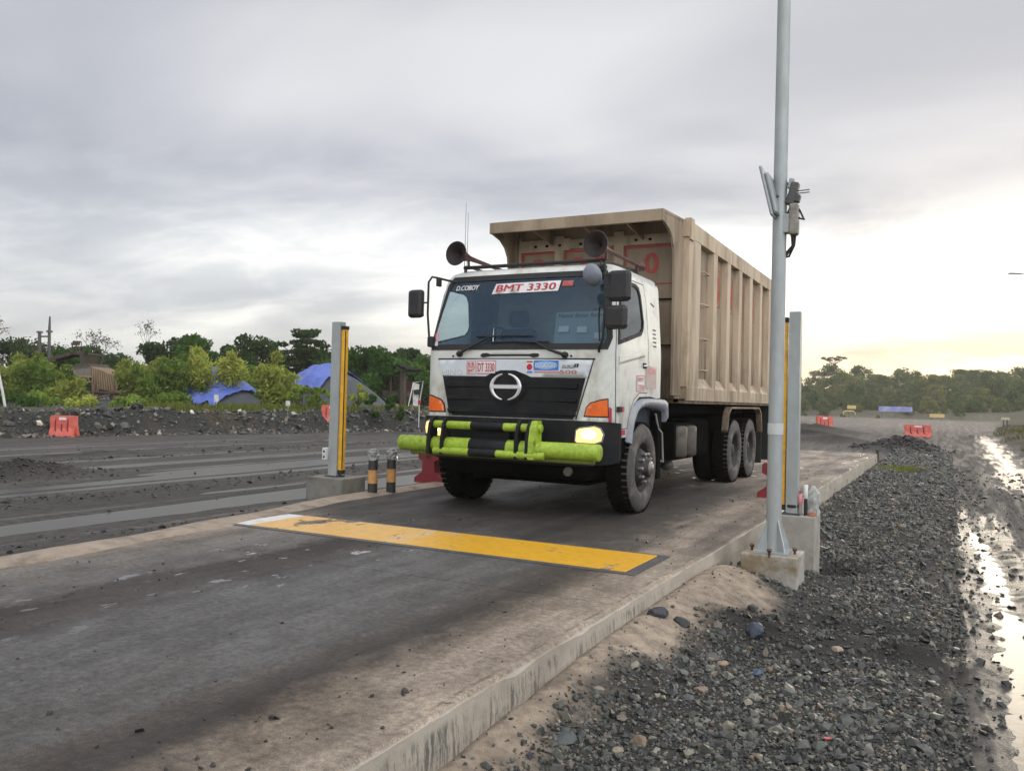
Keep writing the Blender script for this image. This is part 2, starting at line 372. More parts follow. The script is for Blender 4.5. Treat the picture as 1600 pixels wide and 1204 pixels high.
def terrain(x, y):
    x = np.asarray(x, float); y = np.asarray(y, float)
    h = np.full(np.broadcast(x, y).shape, -.30)
    # left haul road: ruts along the road
    lf = sst(-6.4, -7.6, x)*(1-sst(70, 100, y))
    wx = x+.5*(fbm(x*.1, y*.08, 2)-.5)+.12*(fbm(y*.35, x*.2, 2)-.5)
    rut = .011*np.sin(wx*2*np.pi/2.1)+.007*np.sin(wx*2*np.pi/.83+1.3)+.045*(fbm(wx*.9, y*.07, 4)-.5)
    h = h+lf*(rut+.012*(fbm(x*2.2, y*.8, 3)-.5)+.030*sst(-9.1, -8.5, x)*(.6+.8*fbm(x*2.5, y*1.2, 4)))
    for tx, tw, td in ((-9.5, .30, .024), (-12.3, .16, .030), (-14.1, .10, .022), (-17.2, .30, .028), (-19.3, .18, .026)):
        h = h-lf*td*np.exp(-((wx-tx-.25*(fbm(y*.15+tx, x*0, 2)-.5))/tw)**2)*(.45+1.1*fbm(x*2+tx, y*.5, 3))
    ridge = np.exp(-((wx+11.2)/.28)**2)+.8*np.exp(-((wx+17.2)/.3)**2)
    h = h+lf*ridge*(.02+.13*np.clip(fbm(x*4, y*2.5, 3)-.38, 0, 1))
    h = h+mound(x, y, -14.5, 8.8, .8, 1.25, .30)*(.5+fbm(x*3, y*3, 3)) + .07*np.exp(-((x+18.2)/.5)**2)*np.clip(fbm(x*3, y*1.5, 3)-.42, 0, 1)*6*lf*.5
    # berm and the yard behind it
    d = berm_d(x, y); fade = 1-sst(62, 95, y)
    lump = (fbm(x*1.3, y*1.3, 4)-.5)
    hb = sst(-.1, 1.0, d+.5*(fbm(x*.7, y*.7, 2)-.5))*(GB+.12*lump)+np.where((d > 0) & (d < 4), .34*lump*sst(4, 2, d), 0)-sst(3, 9, d)*.12
    h = h+hb*fade
    # right side: gravel shoulder, ditch, muddy track
    gv = sst(-1.9, -1.7, x)*(1-sst(-.15, .12, x+.18*(fbm(y*.9, x, 2)-.5)))
    h = h+gv*(.02+.07*(fbm(x*1.6, y*1.2, 4)-.5)+.035*(fbm(x*7, y*7, 3)-.5))
    # sand washed against the slab
    sp = sst(-1.1, -1.8, x+.35*(fbm(x*2, y*1.4, 3)-.5)-.25*np.exp(-((y-6.6)/.7)**2)+.16*(1-sst(3, 5, y)))*(1-sst(7.3, 8.0, y))*sst(-2.2, -1.8, x)
    h = h+sp*(.09+.08*sst(2.8, 5.2, y))
    h = h-mound(x, y, -.55, 6.45, .55, .16, .16)+mound(x, y, -1.12, 5.80, .38, .2, .10)*(.6+.8*fbm(x*6, y*6, 3))-mound(x, y, -.95, 8.85, .26, .35, .14)+mound(x, y, -.45, 6.05, .7, .2, .05)
    tr = sst(-.1, .15, x)
    h = h-tr*.045-.05*np.exp(-((x-.03)/.07)**2)*sst(40, 10, y)
    wx2 = x+.12*(fbm(y*.3, x*.3, 2)-.5)
    pc = np.interp(y, [2, 6.8, 10.2, 13.3, 16, 20, 30], [.50, .42, .46, .26, .35, .8, 1.5]); pw_ = np.interp(y, [2, 6.8, 10.2, 13.3, 15, 30], [.30, .26, .17, .12, .05, .12])
    trough = np.exp(-((x-pc)/pw_)**2)*sst(16.5, 13, y)+.9*np.exp(-((x-np.interp(y, [0, 15, 25, 51], [1.4, 1.35, 1.55, 1.9]))/.28)**2)*sst(17, 22, y)
    h = h+tr*(.014*np.sin(wx2*2*np.pi/.62+.5)+.04*(fbm(x*1.7, y*.35, 3)-.5)+.046*(fbm(x*5, y*6, 4)-.5)-.036*trough+.012)
    # right verge
    xv = np.interp(y, XV_Y, XV_X); e = x-xv+.3*(fbm(y*.4, x*.2, 2)-.5)
    h = h+sst(0, 1.4, e)*(.36+.22*(fbm(x*.9, y*.9, 3)-.5))+sst(1, 9, e)*.8
    # mud heaps left where the slab ends
    for cx, cy, rx, ry, hh in ((-1.7, 35.5, 1.15, 1.3, .55), (-4.6, 40, 1.8, 1.5, .33), (-6.6, 44, 2.2, 2, .45), (-7.6, 52, 3.6, 3, .55), (1.3, 58, .8, 1, .25)):
        h = h+mound(x, y, cx, cy, rx, ry, hh)*(.55+.9*fbm(x*1.6, y*1.6, 4))
    # far slope under the forest
    r_ = y+.25*x
    h = h+sst(160, 175, r_)*1.2+sst(172, 262, r_)*6.2
    h = np.where((x < -1.87) & (x > np.interp(y, LE_Y, LE_X)+.12) & (y < 26.2), -.42, h)
    return h
def axis_(segs):
    o = []
    for a, b, st in segs: n = max(1, int(round((b-a)/st))); o += list(a+(b-a)*np.arange(n)/n)
    return np.array(o+[segs[-1][1]])
gx = axis_([(-350, -200, 30), (-200, -60, 5), (-60, -30, .8), (-30, -22, .22), (-22, -7, .09), (-7, -1.92, .8), (-1.92, -1.0, .045), (-1.0, 1.6, .05), (1.6, 4.5, .12), (4.5, 30, 1.2), (30, 200, 10), (200, 350, 50)])
gy = axis_([(-40, -4, 6), (-4, 1.5, .5), (1.5, 12, .05), (12, 22, .12), (22, 48, .22), (48, 80, .6), (80, 230, 2.5), (230, 340, 15)])
def grid_mesh(name, X, Y, Z):
    ny, nx = X.shape; me = bpy.data.meshes.new(name)
    me.vertices.add(nx*ny); me.vertices.foreach_set('co', np.stack([X, Y, Z], -1).reshape(-1).astype(np.float32))
    i = np.arange(nx*ny).reshape(ny, nx); q = np.stack([i[:-1, :-1], i[:-1, 1:], i[1:, 1:], i[1:, :-1]], -1).reshape(-1)
    nf = len(q)//4; me.loops.add(nf*4); me.loops.foreach_set('vertex_index', q.astype(np.int32))
    me.polygons.add(nf); me.polygons.foreach_set('loop_start', np.arange(nf, dtype=np.int32)*4); me.polygons.foreach_set('loop_total', np.full(nf, 4, np.int32))
    me.polygons.foreach_set('use_smooth', np.ones(nf, bool)); me.update(); me.validate(); return me
X, Y = np.meshgrid(gx, gy); Z = terrain(X, Y)
me = grid_mesh('ground', X, Y, Z)
def lerp(a, b, t): return a*(1-t[..., None])+np.array(b)*t[..., None]
Cc = np.broadcast_to(np.array([.066, .061, .056]), X.shape+(3,)).copy()        # coal-dark mud
Cc = Cc*(.8+.5*fbm(X*.8, Y*.12, 3))[..., None]*np.where(X < -7, .95, 1.0)[..., None]
dB = berm_d(X, Y)
Cc = lerp(Cc, (.036, .036, .033), sst(-.2, .3, dB)*(1-sst(62, 90, Y)))
Cc = lerp(Cc, (.075, .055, .037), sst(.5, .62, fbm(X*.5, Y*.5, 3))*sst(0, .5, dB)*sst(30, 22, Y)*.8)
gr = sst(1.0, 1.9, dB+1.2*(fbm(X*.6, Y*.6, 3)-.5))*(1-sst(62, 90, Y))*(.35+.65*sst(20, 27, Y))
Cc = lerp(Cc, (.105, .125, .03), gr*.9)
Cc = lerp(Cc, (.062, .068, .068), sst(7, 9, dB)*(1-sst(62, 90, Y)))
gvm = sst(-2.0, -1.8, X)*(1-sst(-.25, .1, X))*(1-sst(33, 36, Y))*sst(-5, 0, Y)
Cc = lerp(Cc, (.042, .041, .037), gvm*.9)
spm = sst(-1.25, -1.55, X+.5*(fbm(X*2.5, Y*1.6, 3)-.5)+.2*(fbm(X*8, Y*8, 3)-.5)-.28*np.exp(-((Y-6.6)/.8)**2)+.20*(1-sst(3, 5, Y))+.07)*(1-sst(7.3, 8.0, Y))*sst(-2.2, -1.9, X)
Cc = lerp(Cc, (.34, .275, .21), np.clip(spm, 0, 1)*(.72+.4*fbm(X*3.1, Y*2.2+8, 4)))
XVg = np.interp(Y, XV_Y, XV_X); vm_ = sst(.1, 1.0, X-XVg+.8*(fbm(X*.8, Y*.4, 3)-.5))
Cc = lerp(Cc, (.075, .066, .042), vm_*.9)
Cc = lerp(Cc, (.13, .115, .105), sst(60, 90, Y)*(1-vm_)*.8)
Cc = lerp(Cc, (.16, .14, .125), sst(66, 90, Y)*(1-vm_)*.6)
Cc = lerp(Cc, (.085, .082, .05), sst(145, 166, Y+.25*X))
dkp = np.clip(mound(X, Y, -.62, 6.32, .60, .17, 1.3)+mound(X, Y, -1.12, 5.88, .32, .2, 1.3)+mound(X, Y, -.92, 8.9, .3, .32, 1.3)+mound(X, Y, -.2, 5.9, .3, .16, 1.1), 0, 1)*(.4+.9*fbm(X*5, Y*5, 3))
Cc = lerp(Cc, (.020, .018, .016), np.clip(dkp, 0, 1))
Cc = lerp(Cc, (.024, .022, .019), np.exp(-((X-.04)/.09)**2)*sst(30, 8, Y)*.9)
mh = sum(mound(X, Y, a, b, c*1.05, d*1.05, 1) for a, b, c, d in ((-1.7, 35.5, 1.15, 1.3), (-4.6, 40, 1.8, 1.5), (-6.6, 44, 2.2, 2), (-7.6, 52, 3.6, 3), (-14.5, 8.8, .8, 1.25)))
Cc = lerp(Cc, (.028, .024, .021), np.clip(mh*1.3-.2, 0, 1))
ca = me.color_attributes.new('tint', 'FLOAT_COLOR', 'POINT')
dryness = np.clip(np.maximum.reduce([gvm, spm, sst(-.3, .2, dB)*(1-sst(62, 90, Y)), vm_, mh, sst(165, 180, Y)]), 0, 1)
pcg = np.interp(Y, [2, 6.8, 10.2, 13.3, 16, 20, 30], [.50, .42, .46, .26, .35, .8, 1.5])
soak = np.maximum(np.exp(-((X-pcg)/.42)**2)*sst(17, 13, Y), np.exp(-((X-np.interp(Y, [0, 15, 25, 51], [1.4, 1.35, 1.55, 1.9]))/.45)**2)*sst(17, 22, Y)*sst(70, 50, Y))*(.3+1.1*fbm(X*3, Y*4, 4))
dryness = np.where(dryness < .1, -np.clip(soak, 0, 1), dryness)
rgba = np.concatenate([Cc, dryness[..., None]], -1).reshape(-1).astype(np.float32)
ca.data.foreach_set('color', rgba)
m = bpy.data.materials.new('mud_ground'); m.use_nodes = True; nt = m.node_tree; g = G(nt); b = nt.nodes['Principled BSDF']
at_ = N(nt, 'ShaderNodeAttribute', attribute_name='tint'); co = g.coords('Object')
nn = g.noise(co, 9, 8, .7); n_s = g.noise(g.coords('Object', (3.2, .22, 1)), 1.6, 7, .62, .4)
cc = g.mix(1.0, at_.outputs['Color'], g.mix(g.sm(nn, .28, .72), (.62, .62, .62), (1.42, 1.40, 1.36)), 'MULTIPLY')
mudm = g.m('SUBTRACT', 1.0, at_.outputs['Alpha'])
cc = g.mix(g.m('MULTIPLY', mudm, g.sm(n_s, .50, .64)), cc, g.mix(1.0, cc, (.42, .40, .385), 'MULTIPLY'))
n_sheen = g.noise(g.coords('Object', (4.5, .10, 1)), 1.1, 6, .6, .25)
cc = g.mix(g.m('MULTIPLY', mudm, g.sm(n_sheen, .54, .64)), cc, g.mix(1.0, cc, (1.75, 1.74, 1.74), 'MULTIPLY'))  # pale streaks put into the colour as sheen of the wet road
g.put(b, 'Base Color', cc)
wet = g.m('MULTIPLY', g.m('SUBTRACT', 1.0, at_.outputs['Alpha']), g.sm(n_s, .44, .60))
g.put(b, 'Roughness', g.m('MAXIMUM', .36, g.m('SUBTRACT', .95, g.m('ADD', g.m('MULTIPLY', wet, .32), g.m('MULTIPLY', g.m('MAXIMUM', 0.0, g.m('MULTIPLY', at_.outputs['Alpha'], -1.0)), .62))))); b.inputs['Specular IOR Level'].default_value = .35
bn = N(nt, 'ShaderNodeBump'); bn.inputs['Strength'].default_value = .75; bn.inputs['Distance'].default_value = .035
g.lk(g.m('ADD', g.noise(co, 16, 8, .72), g.m('MULTIPLY', g.noise(co, 60, 4, .6), .35)), bn.inputs['Height']); g.lk(bn.outputs[0], b.inputs['Normal'])
me.materials.append(m); go = bpy.data.objects.new('ground', me); COL.objects.link(go); struct(go)

# standing water in the ruts
mw = bpy.data.materials.new('muddy_water'); mw.use_nodes = True; nt = mw.node_tree; g = G(nt); b = nt.nodes['Principled BSDF']
b.inputs['Base Color'].default_value = (.055, .048, .040, 1); b.inputs['Roughness'].default_value = .3; b.inputs['IOR'].default_value = 1.33
bn = N(nt, 'ShaderNodeBump'); bn.inputs['Strength'].default_value = .12; bn.inputs['Distance'].default_value = .01
g.lk(g.noise(g.coords('Object'), 14, 3, .5), bn.inputs['Height']); g.lk(bn.outputs[0], b.inputs['Normal'])
def water(x0, x1, y0, y1, z):
    mb = MB(); mb.add([(x0, y0, z), (x1, y0, z), (x1, y1, z), (x0, y1, z)], [(0, 1, 2, 3)], mw); return struct(mb.build('water'))
water(.05, 2.6, 1.5, 34, -.371)
water(.6, 3.4, 34, 62, -.376)
water(-22.5, -6.9, 2, 60, -.3065)

# ------------------------------------------------------------------ weighbridge slab (road surface)
def slab(y0, y1, jitter, name, m, zoff=0.0):
    ys = np.linspace(y0, y1, int((y1-y0)/.12)+1); mb = MB(); prof = []
    for k, y in enumerate(ys):
        xl = np.interp(y, LE_Y, LE_X); n = mnoise.noise(Vector((y*1.7, 3.1, 0))); n2 = mnoise.noise(Vector((y*6, 7.7, 0)))
        xr = -1.83+jitter*(n*.6+n2*.4); n3 = mnoise.noise(Vector((y*2.6, 1.9, 5))); ch = .016+.016*abs(n2)+.05*max(0, n3-.25)
        row = [(xl, y, -.4), (xl, y, zoff)]+[(xl+(xr-ch-xl)*t, y, zoff) for t in (.12, .3, .5, .7, .88, .96, 1)]
        row += [(xr, y, zoff-ch), (xr+.006*n2+.01, y, zoff-.14+.02*n), (xr+.015, y, zoff-.42)]
        prof.append(row)
    nc = len(prof[0]); vs = [p for r in prof for p in r]
    fs = [(i*nc+j, i*nc+j+1, (i+1)*nc+j+1, (i+1)*nc+j) for i in range(len(prof)-1) for j in range(nc-1)]
    fs = [tuple(reversed(f)) for f in fs]+[tuple(range(nc)), tuple(reversed(range(len(vs)-nc, len(vs))))]
    mb.add(vs, fs, m); return struct(mb.build(name))
m = bpy.data.materials.new('slab_concrete'); m.use_nodes = True; M_slab = m; nt = m.node_tree; g = G(nt); b = nt.nodes['Principled BSDF']
co = g.coords('Object'); X_, Y_, Z_ = g.sep(co)
wob = g.m('SUBTRACT', g.noise(g.coords('Object', (1, .35, 1)), 1.3, 6, .62), .5)
wob2 = g.m('SUBTRACT', g.noise(g.coords('Object', (1, .8, 1)), 6, 8, .75), .5)
wx = g.m('ADD', X_, g.m('ADD', g.m('MULTIPLY', wob, 1.0), g.m('MULTIPLY', wob2, .55)))
t = g.m('DIVIDE', g.m('ADD', wx, 7.1), 5.4)                       # 0 at the left kerb, 1 at the right edge
fx = lambda x: (x+7.1)/5.4
lane = g.ramp(t, [(fx(-6.7), (.13, .10, .075)), (fx(-6.25), (.26, .215, .165)), (fx(-5.7), (.16, .148, .135)), (fx(-5.05), (.125, .118, .110)),
                  (fx(-4.8), (.034, .026, .021)), (fx(-4.45), (.055, .046, .040)), (fx(-4.3), (.085, .079, .075)), (fx(-4.0), (.118, .117, .116)), (fx(-3.0), (.108, .106, .104)), (fx(-2.72), (.060, .049, .041)),
                  (fx(-2.52), (.042, .032, .025)), (fx(-2.32), (.16, .13, .10)), (fx(-2.12), (.27, .225, .178)), (fx(-1.9), (.36, .305, .245))])
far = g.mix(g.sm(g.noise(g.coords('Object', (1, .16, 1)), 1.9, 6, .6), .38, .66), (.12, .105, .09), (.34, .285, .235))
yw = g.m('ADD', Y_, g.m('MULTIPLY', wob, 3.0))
dark = g.mix(g.m('MULTIPLY', g.m('SUBTRACT', 1.0, g.sm(g.m('ADD', X_, g.m('MULTIPLY', wob2, 1.2)), -2.95, -2.35)), .9), far, (.024, .021, .019))  # truck's shade and wet black mud, both put into the slab colour
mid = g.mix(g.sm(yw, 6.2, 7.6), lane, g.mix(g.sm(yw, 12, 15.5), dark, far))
fine = g.noise(co, 26, 8, .72); blot = g.noise(g.coords('Object', (1, .7, 1)), 3.0, 8, .7)
c = g.mix(1.0, mid, g.mix(g.sm(fine, .30, .70), (.62, .62, .62), (1.38, 1.37, 1.35)), 'MULTIPLY')
c = g.mix(1.0, c, g.mix(g.sm(g.noise(co, 150, 3, .6), .32, .68), (.68, .68, .68), (1.34, 1.33, 1.31)), 'MULTIPLY')
c = g.mix(g.m('MULTIPLY', g.sm(g.noise(g.vm('ADD', co, (3, 3, 3)), 90, 2, .5), .71, .76), .6), c, (.42, .40, .37))
c = g.mix(1.0, c, g.mix(g.sm(blot, .36, .64), (.74, .725, .71), (1.18, 1.18, 1.18)), 'MULTIPLY')
tyre = g.noise(g.coords('Object', (3.5, .3, 1)), 1.3, 4, .55, .5)
c = g.mix(1.0, c, g.mix(g.sm(tyre, .34, .66), (.84, .83, .82), (1.08, 1.08, 1.08)), 'MULTIPLY')
dust = g.m('MULTIPLY', g.sm(g.noise(g.coords('Object', (1, .8, 1)), 11, 8, .78), .55, .68), .22)
c = g.mix(1.0, c, (.80, .785, .765), 'MULTIPLY')
shade_mud = g.m('MULTIPLY', g.sm(yw, 6.2, 7.6), g.m('SUBTRACT', 1.0, g.m('MULTIPLY', g.sm(X_, -2.95, -2.35), 1.0)))  # keeps pale dust out of the painted shade under the truck
shade_mud = g.m('MULTIPLY', shade_mud, g.m('SUBTRACT', 1.0, g.sm(yw, 12, 15.5)))
c = g.mix(g.m('MULTIPLY', dust, g.m('SUBTRACT', 1.0, g.m('MULTIPLY', shade_mud, .85))), c, (.26, .235, .205))
speck = g.sm(g.noise(co, 75, 2, .5), .70, .76)
c = g.mix(g.m('MULTIPLY', speck, .8), c, (.02, .018, .016))
crumbs = g.m('MULTIPLY', g.sm(g.noise(g.vm('ADD', co, (5, 9, 2)), 17, 3, .6), .66, .71), g.sm(blot, .46, .60))
c = g.mix(crumbs, c, (.022, .018, .015))
# the edge face: pale, rain-streaked concrete
side = g.m('MULTIPLY', g.sm(X_, -1.850, -1.836), g.m('SUBTRACT', 1.0, g.sm(Z_, -.022, -.008)))
strk = g.m('MULTIPLY', g.sm(g.noise(g.coords('Object', (1, 9, 1.6)), 3.4, 8, .8), .47, .58), g.m('MULTIPLY', g.sm(g.noise(co, 2.3, 4, .6), .36, .55), g.m('SUBTRACT', 1.0, g.sm(Z_, -.08, -.035))))
sc_ = g.mix(g.m('MULTIPLY', strk, g.m('SUBTRACT', 1.0, g.sm(yw, 5, 6.5))), g.mix(g.sm(blot, .3, .7), (.33, .29, .235), (.46, .41, .34)), (.12, .115, .10))
c = g.mix(side, c, sc_)
lip = g.m('MULTIPLY', g.m('MULTIPLY', g.sm(g.m('ADD', X_, g.m('MULTIPLY', wob2, .09)), -1.905, -1.885), g.m('SUBTRACT', 1.0, g.sm(g.m('ADD', X_, g.m('MULTIPLY', wob2, .09)), -1.882, -1.868))), g.sm(g.noise(co, 3.7, 5, .6), .44, .56))
c = g.mix(g.m('MULTIPLY', lip, .75), c, (.10, .08, .06))
# thin water lying in the hollows of the wheel track
pz = g.noise(g.coords('Object', (1.5, .8, 1)), 4.6, 3, .5)
pm = g.m('MULTIPLY', g.sm(g.m('ADD', pz, g.m('MULTIPLY', wob2, .10)), .635, .665), g.m('MULTIPLY', g.sm(X_, -5.6, -5.0), g.m('SUBTRACT', 1.0, g.sm(X_, -4.1, -3.7))))
pm = g.m('MULTIPLY', pm, g.m('SUBTRACT', 1.0, side))
pm = g.m('MULTIPLY', pm, g.m('SUBTRACT', 1.0, g.m('MULTIPLY', g.sm(Y_, 7.2, 7.6), .999)))
pm2 = g.m('MULTIPLY', g.sm(g.noise(co, 3.4, 3, .5), .655, .67), g.sm(Y_, 8, 17))
pm = g.m('MAXIMUM', pm, pm2)
g.put(b, 'Base Color', g.mix(g.m('MULTIPLY', pm, .55), c, (.03, .028, .025)))
wetd = g.m('SUBTRACT', 1.0, g.sm(g.noise(g.coords('Object', (1, .3, 1)), 2.2, 4, .55), .4, .62))
g.put(b, 'Roughness', g.m('MULTIPLY', g.m('SUBTRACT', .85, g.m('MULTIPLY', wetd, .22)), g.m('SUBTRACT', 1.0, g.m('MULTIPLY', pm, .93))))
bn = N(nt, 'ShaderNodeBump'); bn.inputs['Distance'].default_value = .012
g.put(bn, 'Strength', g.m('MULTIPLY', g.m('SUBTRACT', 1.0, pm), .55)); g.lk(g.m('ADD', fine, g.m('MULTIPLY', blot, .8)), bn.inputs['Height']); g.lk(bn.outputs[0], b.inputs['Normal'])
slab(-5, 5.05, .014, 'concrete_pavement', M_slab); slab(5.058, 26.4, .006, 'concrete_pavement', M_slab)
# kerb along the left side
M_kerb = mat('kerb_concrete', (.31, .25, .19), .85, dirt=(.12, .088, .06), dscale=2.4, damt=.8, bump=.4, bscale=22)
mb = MB(); prev = None; ks = np.arange(-5, 26.4, .2); rows = []
for y in ks:
    xl = float(np.interp(y, LE_Y, LE_X)); n = mnoise.noise(Vector((y*1.1, 0, 4)))*.02
    rows += [(xl-.01, y, -.42), (xl-.01, y, .012+n*.5), (xl+.04, y, .032+n*.6), (xl+.16+n, y, .028+n*.5), (xl+.24+n*2, y, .012), (xl+.32+n*3, y, -.004)]
fs = [(i*6+j, (i+1)*6+j, (i+1)*6+j+1, i*6+j+1) for i in range(len(ks)-1) for j in range(5)]
mb.add(rows, fs, M_kerb, True); struct(mb.build('kerb'))

# worn yellow strip across the entry
m = bpy.data.materials.new('strip_paint'); m.use_nodes = True; nt = m.node_tree; g = G(nt); b = nt.nodes['Principled BSDF']
co = g.coords('Object'); X_, Y_, Z_ = g.sep(co)
f = g.noise(g.coords('Object', (1, .6, 1)), 2.6, 8, .66, .3); f2 = g.noise(co, 14, 6, .6)
lft = g.m('SUBTRACT', 1.0, g.sm(X_, -5.6, -3.2))
yc = g.mix(g.m('MULTIPLY', lft, .8), (.70, .37, .012), (.66, .39, .12))
yc = g.mix(g.m('MULTIPLY', g.sm(f2, .42, .7), .4), yc, (.42, .22, .03))
yc = g.mix(g.m('MULTIPLY', g.m('MULTIPLY', g.sm(X_, -4.6, -4.3), g.m('SUBTRACT', 1.0, g.sm(X_, -4.2, -3.9))), g.m('MULTIPLY', g.sm(f, .5, .6), .7)), yc, (.52, .48, .40))
wear = g.sm(g.m('ADD', g.m('ADD', f, g.m('MULTIPLY', lft, .045)), g.m('MULTIPLY', g.m('SUBTRACT', f2, .5), .10)), .60, .64)
bare = g.mix(g.sm(f2, .4, .6), (.06, .045, .03), (.22, .18, .14))
g.put(b, 'Base Color', g.mix(wear, yc, bare)); g.put(b, 'Roughness', g.m('ADD', .42, g.m('MULTIPLY', wear, .4)))
bn = N(nt, 'ShaderNodeBump'); bn.inputs['Strength'].default_value = .3; bn.inputs['Distance'].default_value = .01
g.lk(f2, bn.inputs['Height']); g.lk(bn.outputs[0], b.inputs['Normal']); M_strip = m
mb = MB(); mb.box((-6.02, 6.05, -.05), (-2.16, 6.84, .010), M_strip, .004)
so_ = empty('painted_strip', (0, 0, 0), 'worn yellow steel strip set across the weighbridge slab before the truck', 'floor strip'); mb.build('plate', so_)
mb = MB(); mb.box((-6.2, 5.97, -.05), (-2.06, 6.046, .006), M_metald); mb.box((-6.2, 6.844, -.05), (-2.06, 6.89, .006), M_metald)
mb.box((-2.155, 6.046, -.05), (-2.06, 6.844, .005), M_metald); mb.build('frame', so_)
mb = MB(); mb.box((-6.25, 6.046, -.05), (-6.025, 6.844, .007), M_wpaint); mb.build('worn_end_plate', so_)

# ------------------------------------------------------------------ dump truck
T = empty('dump_truck', (-4.43, 8.43, 0), 'white-cabbed dump truck with a tan ribbed tipper body and lime bull bar, headlights lit', 'truck')
HW, CR, CL, ZT = 1.22, .17, 1.70, 2.865
def path(s):
    a = HW-CR; q = abs(s); sg = 1 if s >= 0 else -1; ar = CR*math.pi/2
    if q <= a: x, y, = q, 0.0
    elif q <= a+ar: t = (q-a)/CR; x, y = a+CR*math.sin(t), CR*(1-math.cos(t))
    else: x, y = HW, CR+q-a-ar
    return sg*x, y+.055*(min(x, HW)/HW)**2*max(0, 1-y/CL)
def lean(z): return .30*max(0, (z-1.86)/.94)**1.08 if z > 1.86 else .03*(z-1.6)**2
def cab0(s, z):
    x, y = path(s)
    x *= 1-.055*max(0, (z-1.9)/.96)
    y = lean(z)*max(0, 1-y/CL)+y
    if z > 2.70:
        t = min(1, (z-2.70)/.165); i = .16*(1-math.sqrt(max(0, 1-t*t)))
        x *= 1-i/HW; y += i*(1-2*min(1, y/CL))
    return Vector((x, y, z))
def cabP(s, z, off=0.0):
    p = cab0(s, z)
    if off:
        e = .004; n = (cab0(s+e, z)-cab0(s-e, z)).cross(cab0(s, z+e)-cab0(s, z-e)); n.normalize(); p = p+n*off
    return p[:]
ARC = HW-CR+CR*math.pi/2-CR
def sy(y, z=1.5):
    yn = (y-lean(z)-.05)/(1-(lean(z)+.05)/CL); return ARC+max(yn, 0)
def P(off): return lambda s, z: cabP(s, z, off)
cab = empty('cab', (0, 0, 0), '', ''); del cab['label'], cab['category']; cab.parent = T
SE = ARC+CL
def side_pts(sgn, pts): return [(sgn*sy(y, z), z) for y, z in pts]
low = [(.30, .90), (.50, .90), (.53, 1.02), (.60, 1.16), (.72, 1.28), (.90, 1.36), (1.3, 1.37), (1.55, 1.35)]
right = [(sy(.12), .90)]+side_pts(1, low)+[(SE, 1.36)]
outl = [(-a, b) for a, b in reversed(right)]+[(-1.02, .98), (1.02, .98)]+right
outl += [(SE, ZT), (-SE, ZT)]
ws = [(-1.12, 1.895), (1.12, 1.895), (1.155, 2.0), (1.09, 2.66), (1.05, 2.745), (-1.05, 2.745), (-1.09, 2.66), (-1.155, 2.0)]
def win(sgn):
    p = [(.20, 1.945), (.95, 2.10), (1.03, 2.16), (1.06, 2.25), (.99, 2.55), (.93, 2.63), (.84, 2.655), (.46, 2.655), (.36, 2.58)]
    q = side_pts(sgn, p); return q if sgn > 0 else q[::-1]
def grow(poly, d):
    n = len(poly); o = []
    for i in range(n):
        a, b, c = Vector(poly[i-1]), Vector(poly[i]), Vector(poly[(i+1) % n])
        e1 = (b-a).normalized(); e2 = (c-b).normalized(); nn = Vector((e1.y, -e1.x))+Vector((e2.y, -e2.x))
        k = nn.length; nn = nn/k if k > 1e-6 else Vector((e1.y, -e1.x)); o.append((b.x+nn.x*d/max(.5, k/2), b.y+nn.y*d/max(.5, k/2)))
    return o
mb = MB(); mb.sheet(outl, P(0), M_white, [ws, win(1), win(-1)], .055)
n = 44; top = [cabP(-SE+2*SE*k/n, ZT)for k in range(n+1)]
mb.add(top+[(0, .95, ZT+.03)], [(i, i+1, n+1) for i in range(n)]+[(n, 0, n+1)], M_white, True)
bk = [cabP(SE, 1.36), cabP(SE, ZT), cabP(-SE, ZT), cabP(-SE, 1.36)]; mb.add(bk, [(0, 3, 2, 1)], M_white)
mb.build('shell', cab)
# dark lining and furniture seen through the glass
mb = MB(); mb.box((-1.13, .22, .95), (1.13, 1.66, 1.30), M_interior); mb.box((-1.15, 1.63, 1.3), (1.15, 1.66, 2.78), M_interior)
mb.box((-1.05, .42, 2.775), (1.05, 1.66, 2.79), M_interior)
for sg in (-1, 1):
    mb.sheet(side_pts(sg, [(.15, 1.3), (1.62, 1.3), (1.62, 1.9), (.15, 1.9)]) if sg > 0 else side_pts(sg, [(.15, 1.3), (1.62, 1.3), (1.62, 1.9), (.15, 1.9)])[::-1], P(-.02), M_interior, step=.3)
    mb.sheet(side_pts(sg, [(1.10, 1.9), (1.66, 1.9), (1.66, 2.7), (1.05, 2.7)])[::sg], P(-.02), M_interior, step=.3)
mb.build('lining', cab)
mb = MB(); mb.prism([(.16, 1.3), (.16, 1.86), (.26, 1.92), (.52, 1.90), (.62, 1.78), (.60, 1.3)], lambda u, v, d: (d, u, v), -1.08, 1.08, M_interior); mb.build('dashboard', cab)
for sx in (-.58, .58):
    mb = MB(); mb.box((sx-.26, .75, 1.3), (sx+.26, 1.25, 1.62), M_seat, .06); mb.box((sx-.25, 1.2, 1.5), (sx+.25, 1.36, 2.22), M_seat, .06)
    mb.box((sx-.14, 1.22, 2.24), (sx+.14, 1.34, 2.46), M_seat, .05); mb.build('seat', cab)
mb = MB(); ring = [(-.58+.23*math.cos(R(a)), .70-.10*math.sin(R(a)), 1.99+.20*math.sin(R(a))) for a in range(0, 361, 15)]; mb.tube(ring, .016, M_rubber, 8, False)
mb.tube([(-.80, .70, 1.99), (-.36, .70, 1.99)], .014, M_rubber, 6); mb.tube([(-.58, .70, 1.99), (-.58, .48, 1.8)], .03, M_rubber, 8); mb.build('steering_wheel', cab)
mb = MB(); mb.sheet(ws, P(-.006), M_glass, step=.09); wsh = mb.build('windshield', cab)
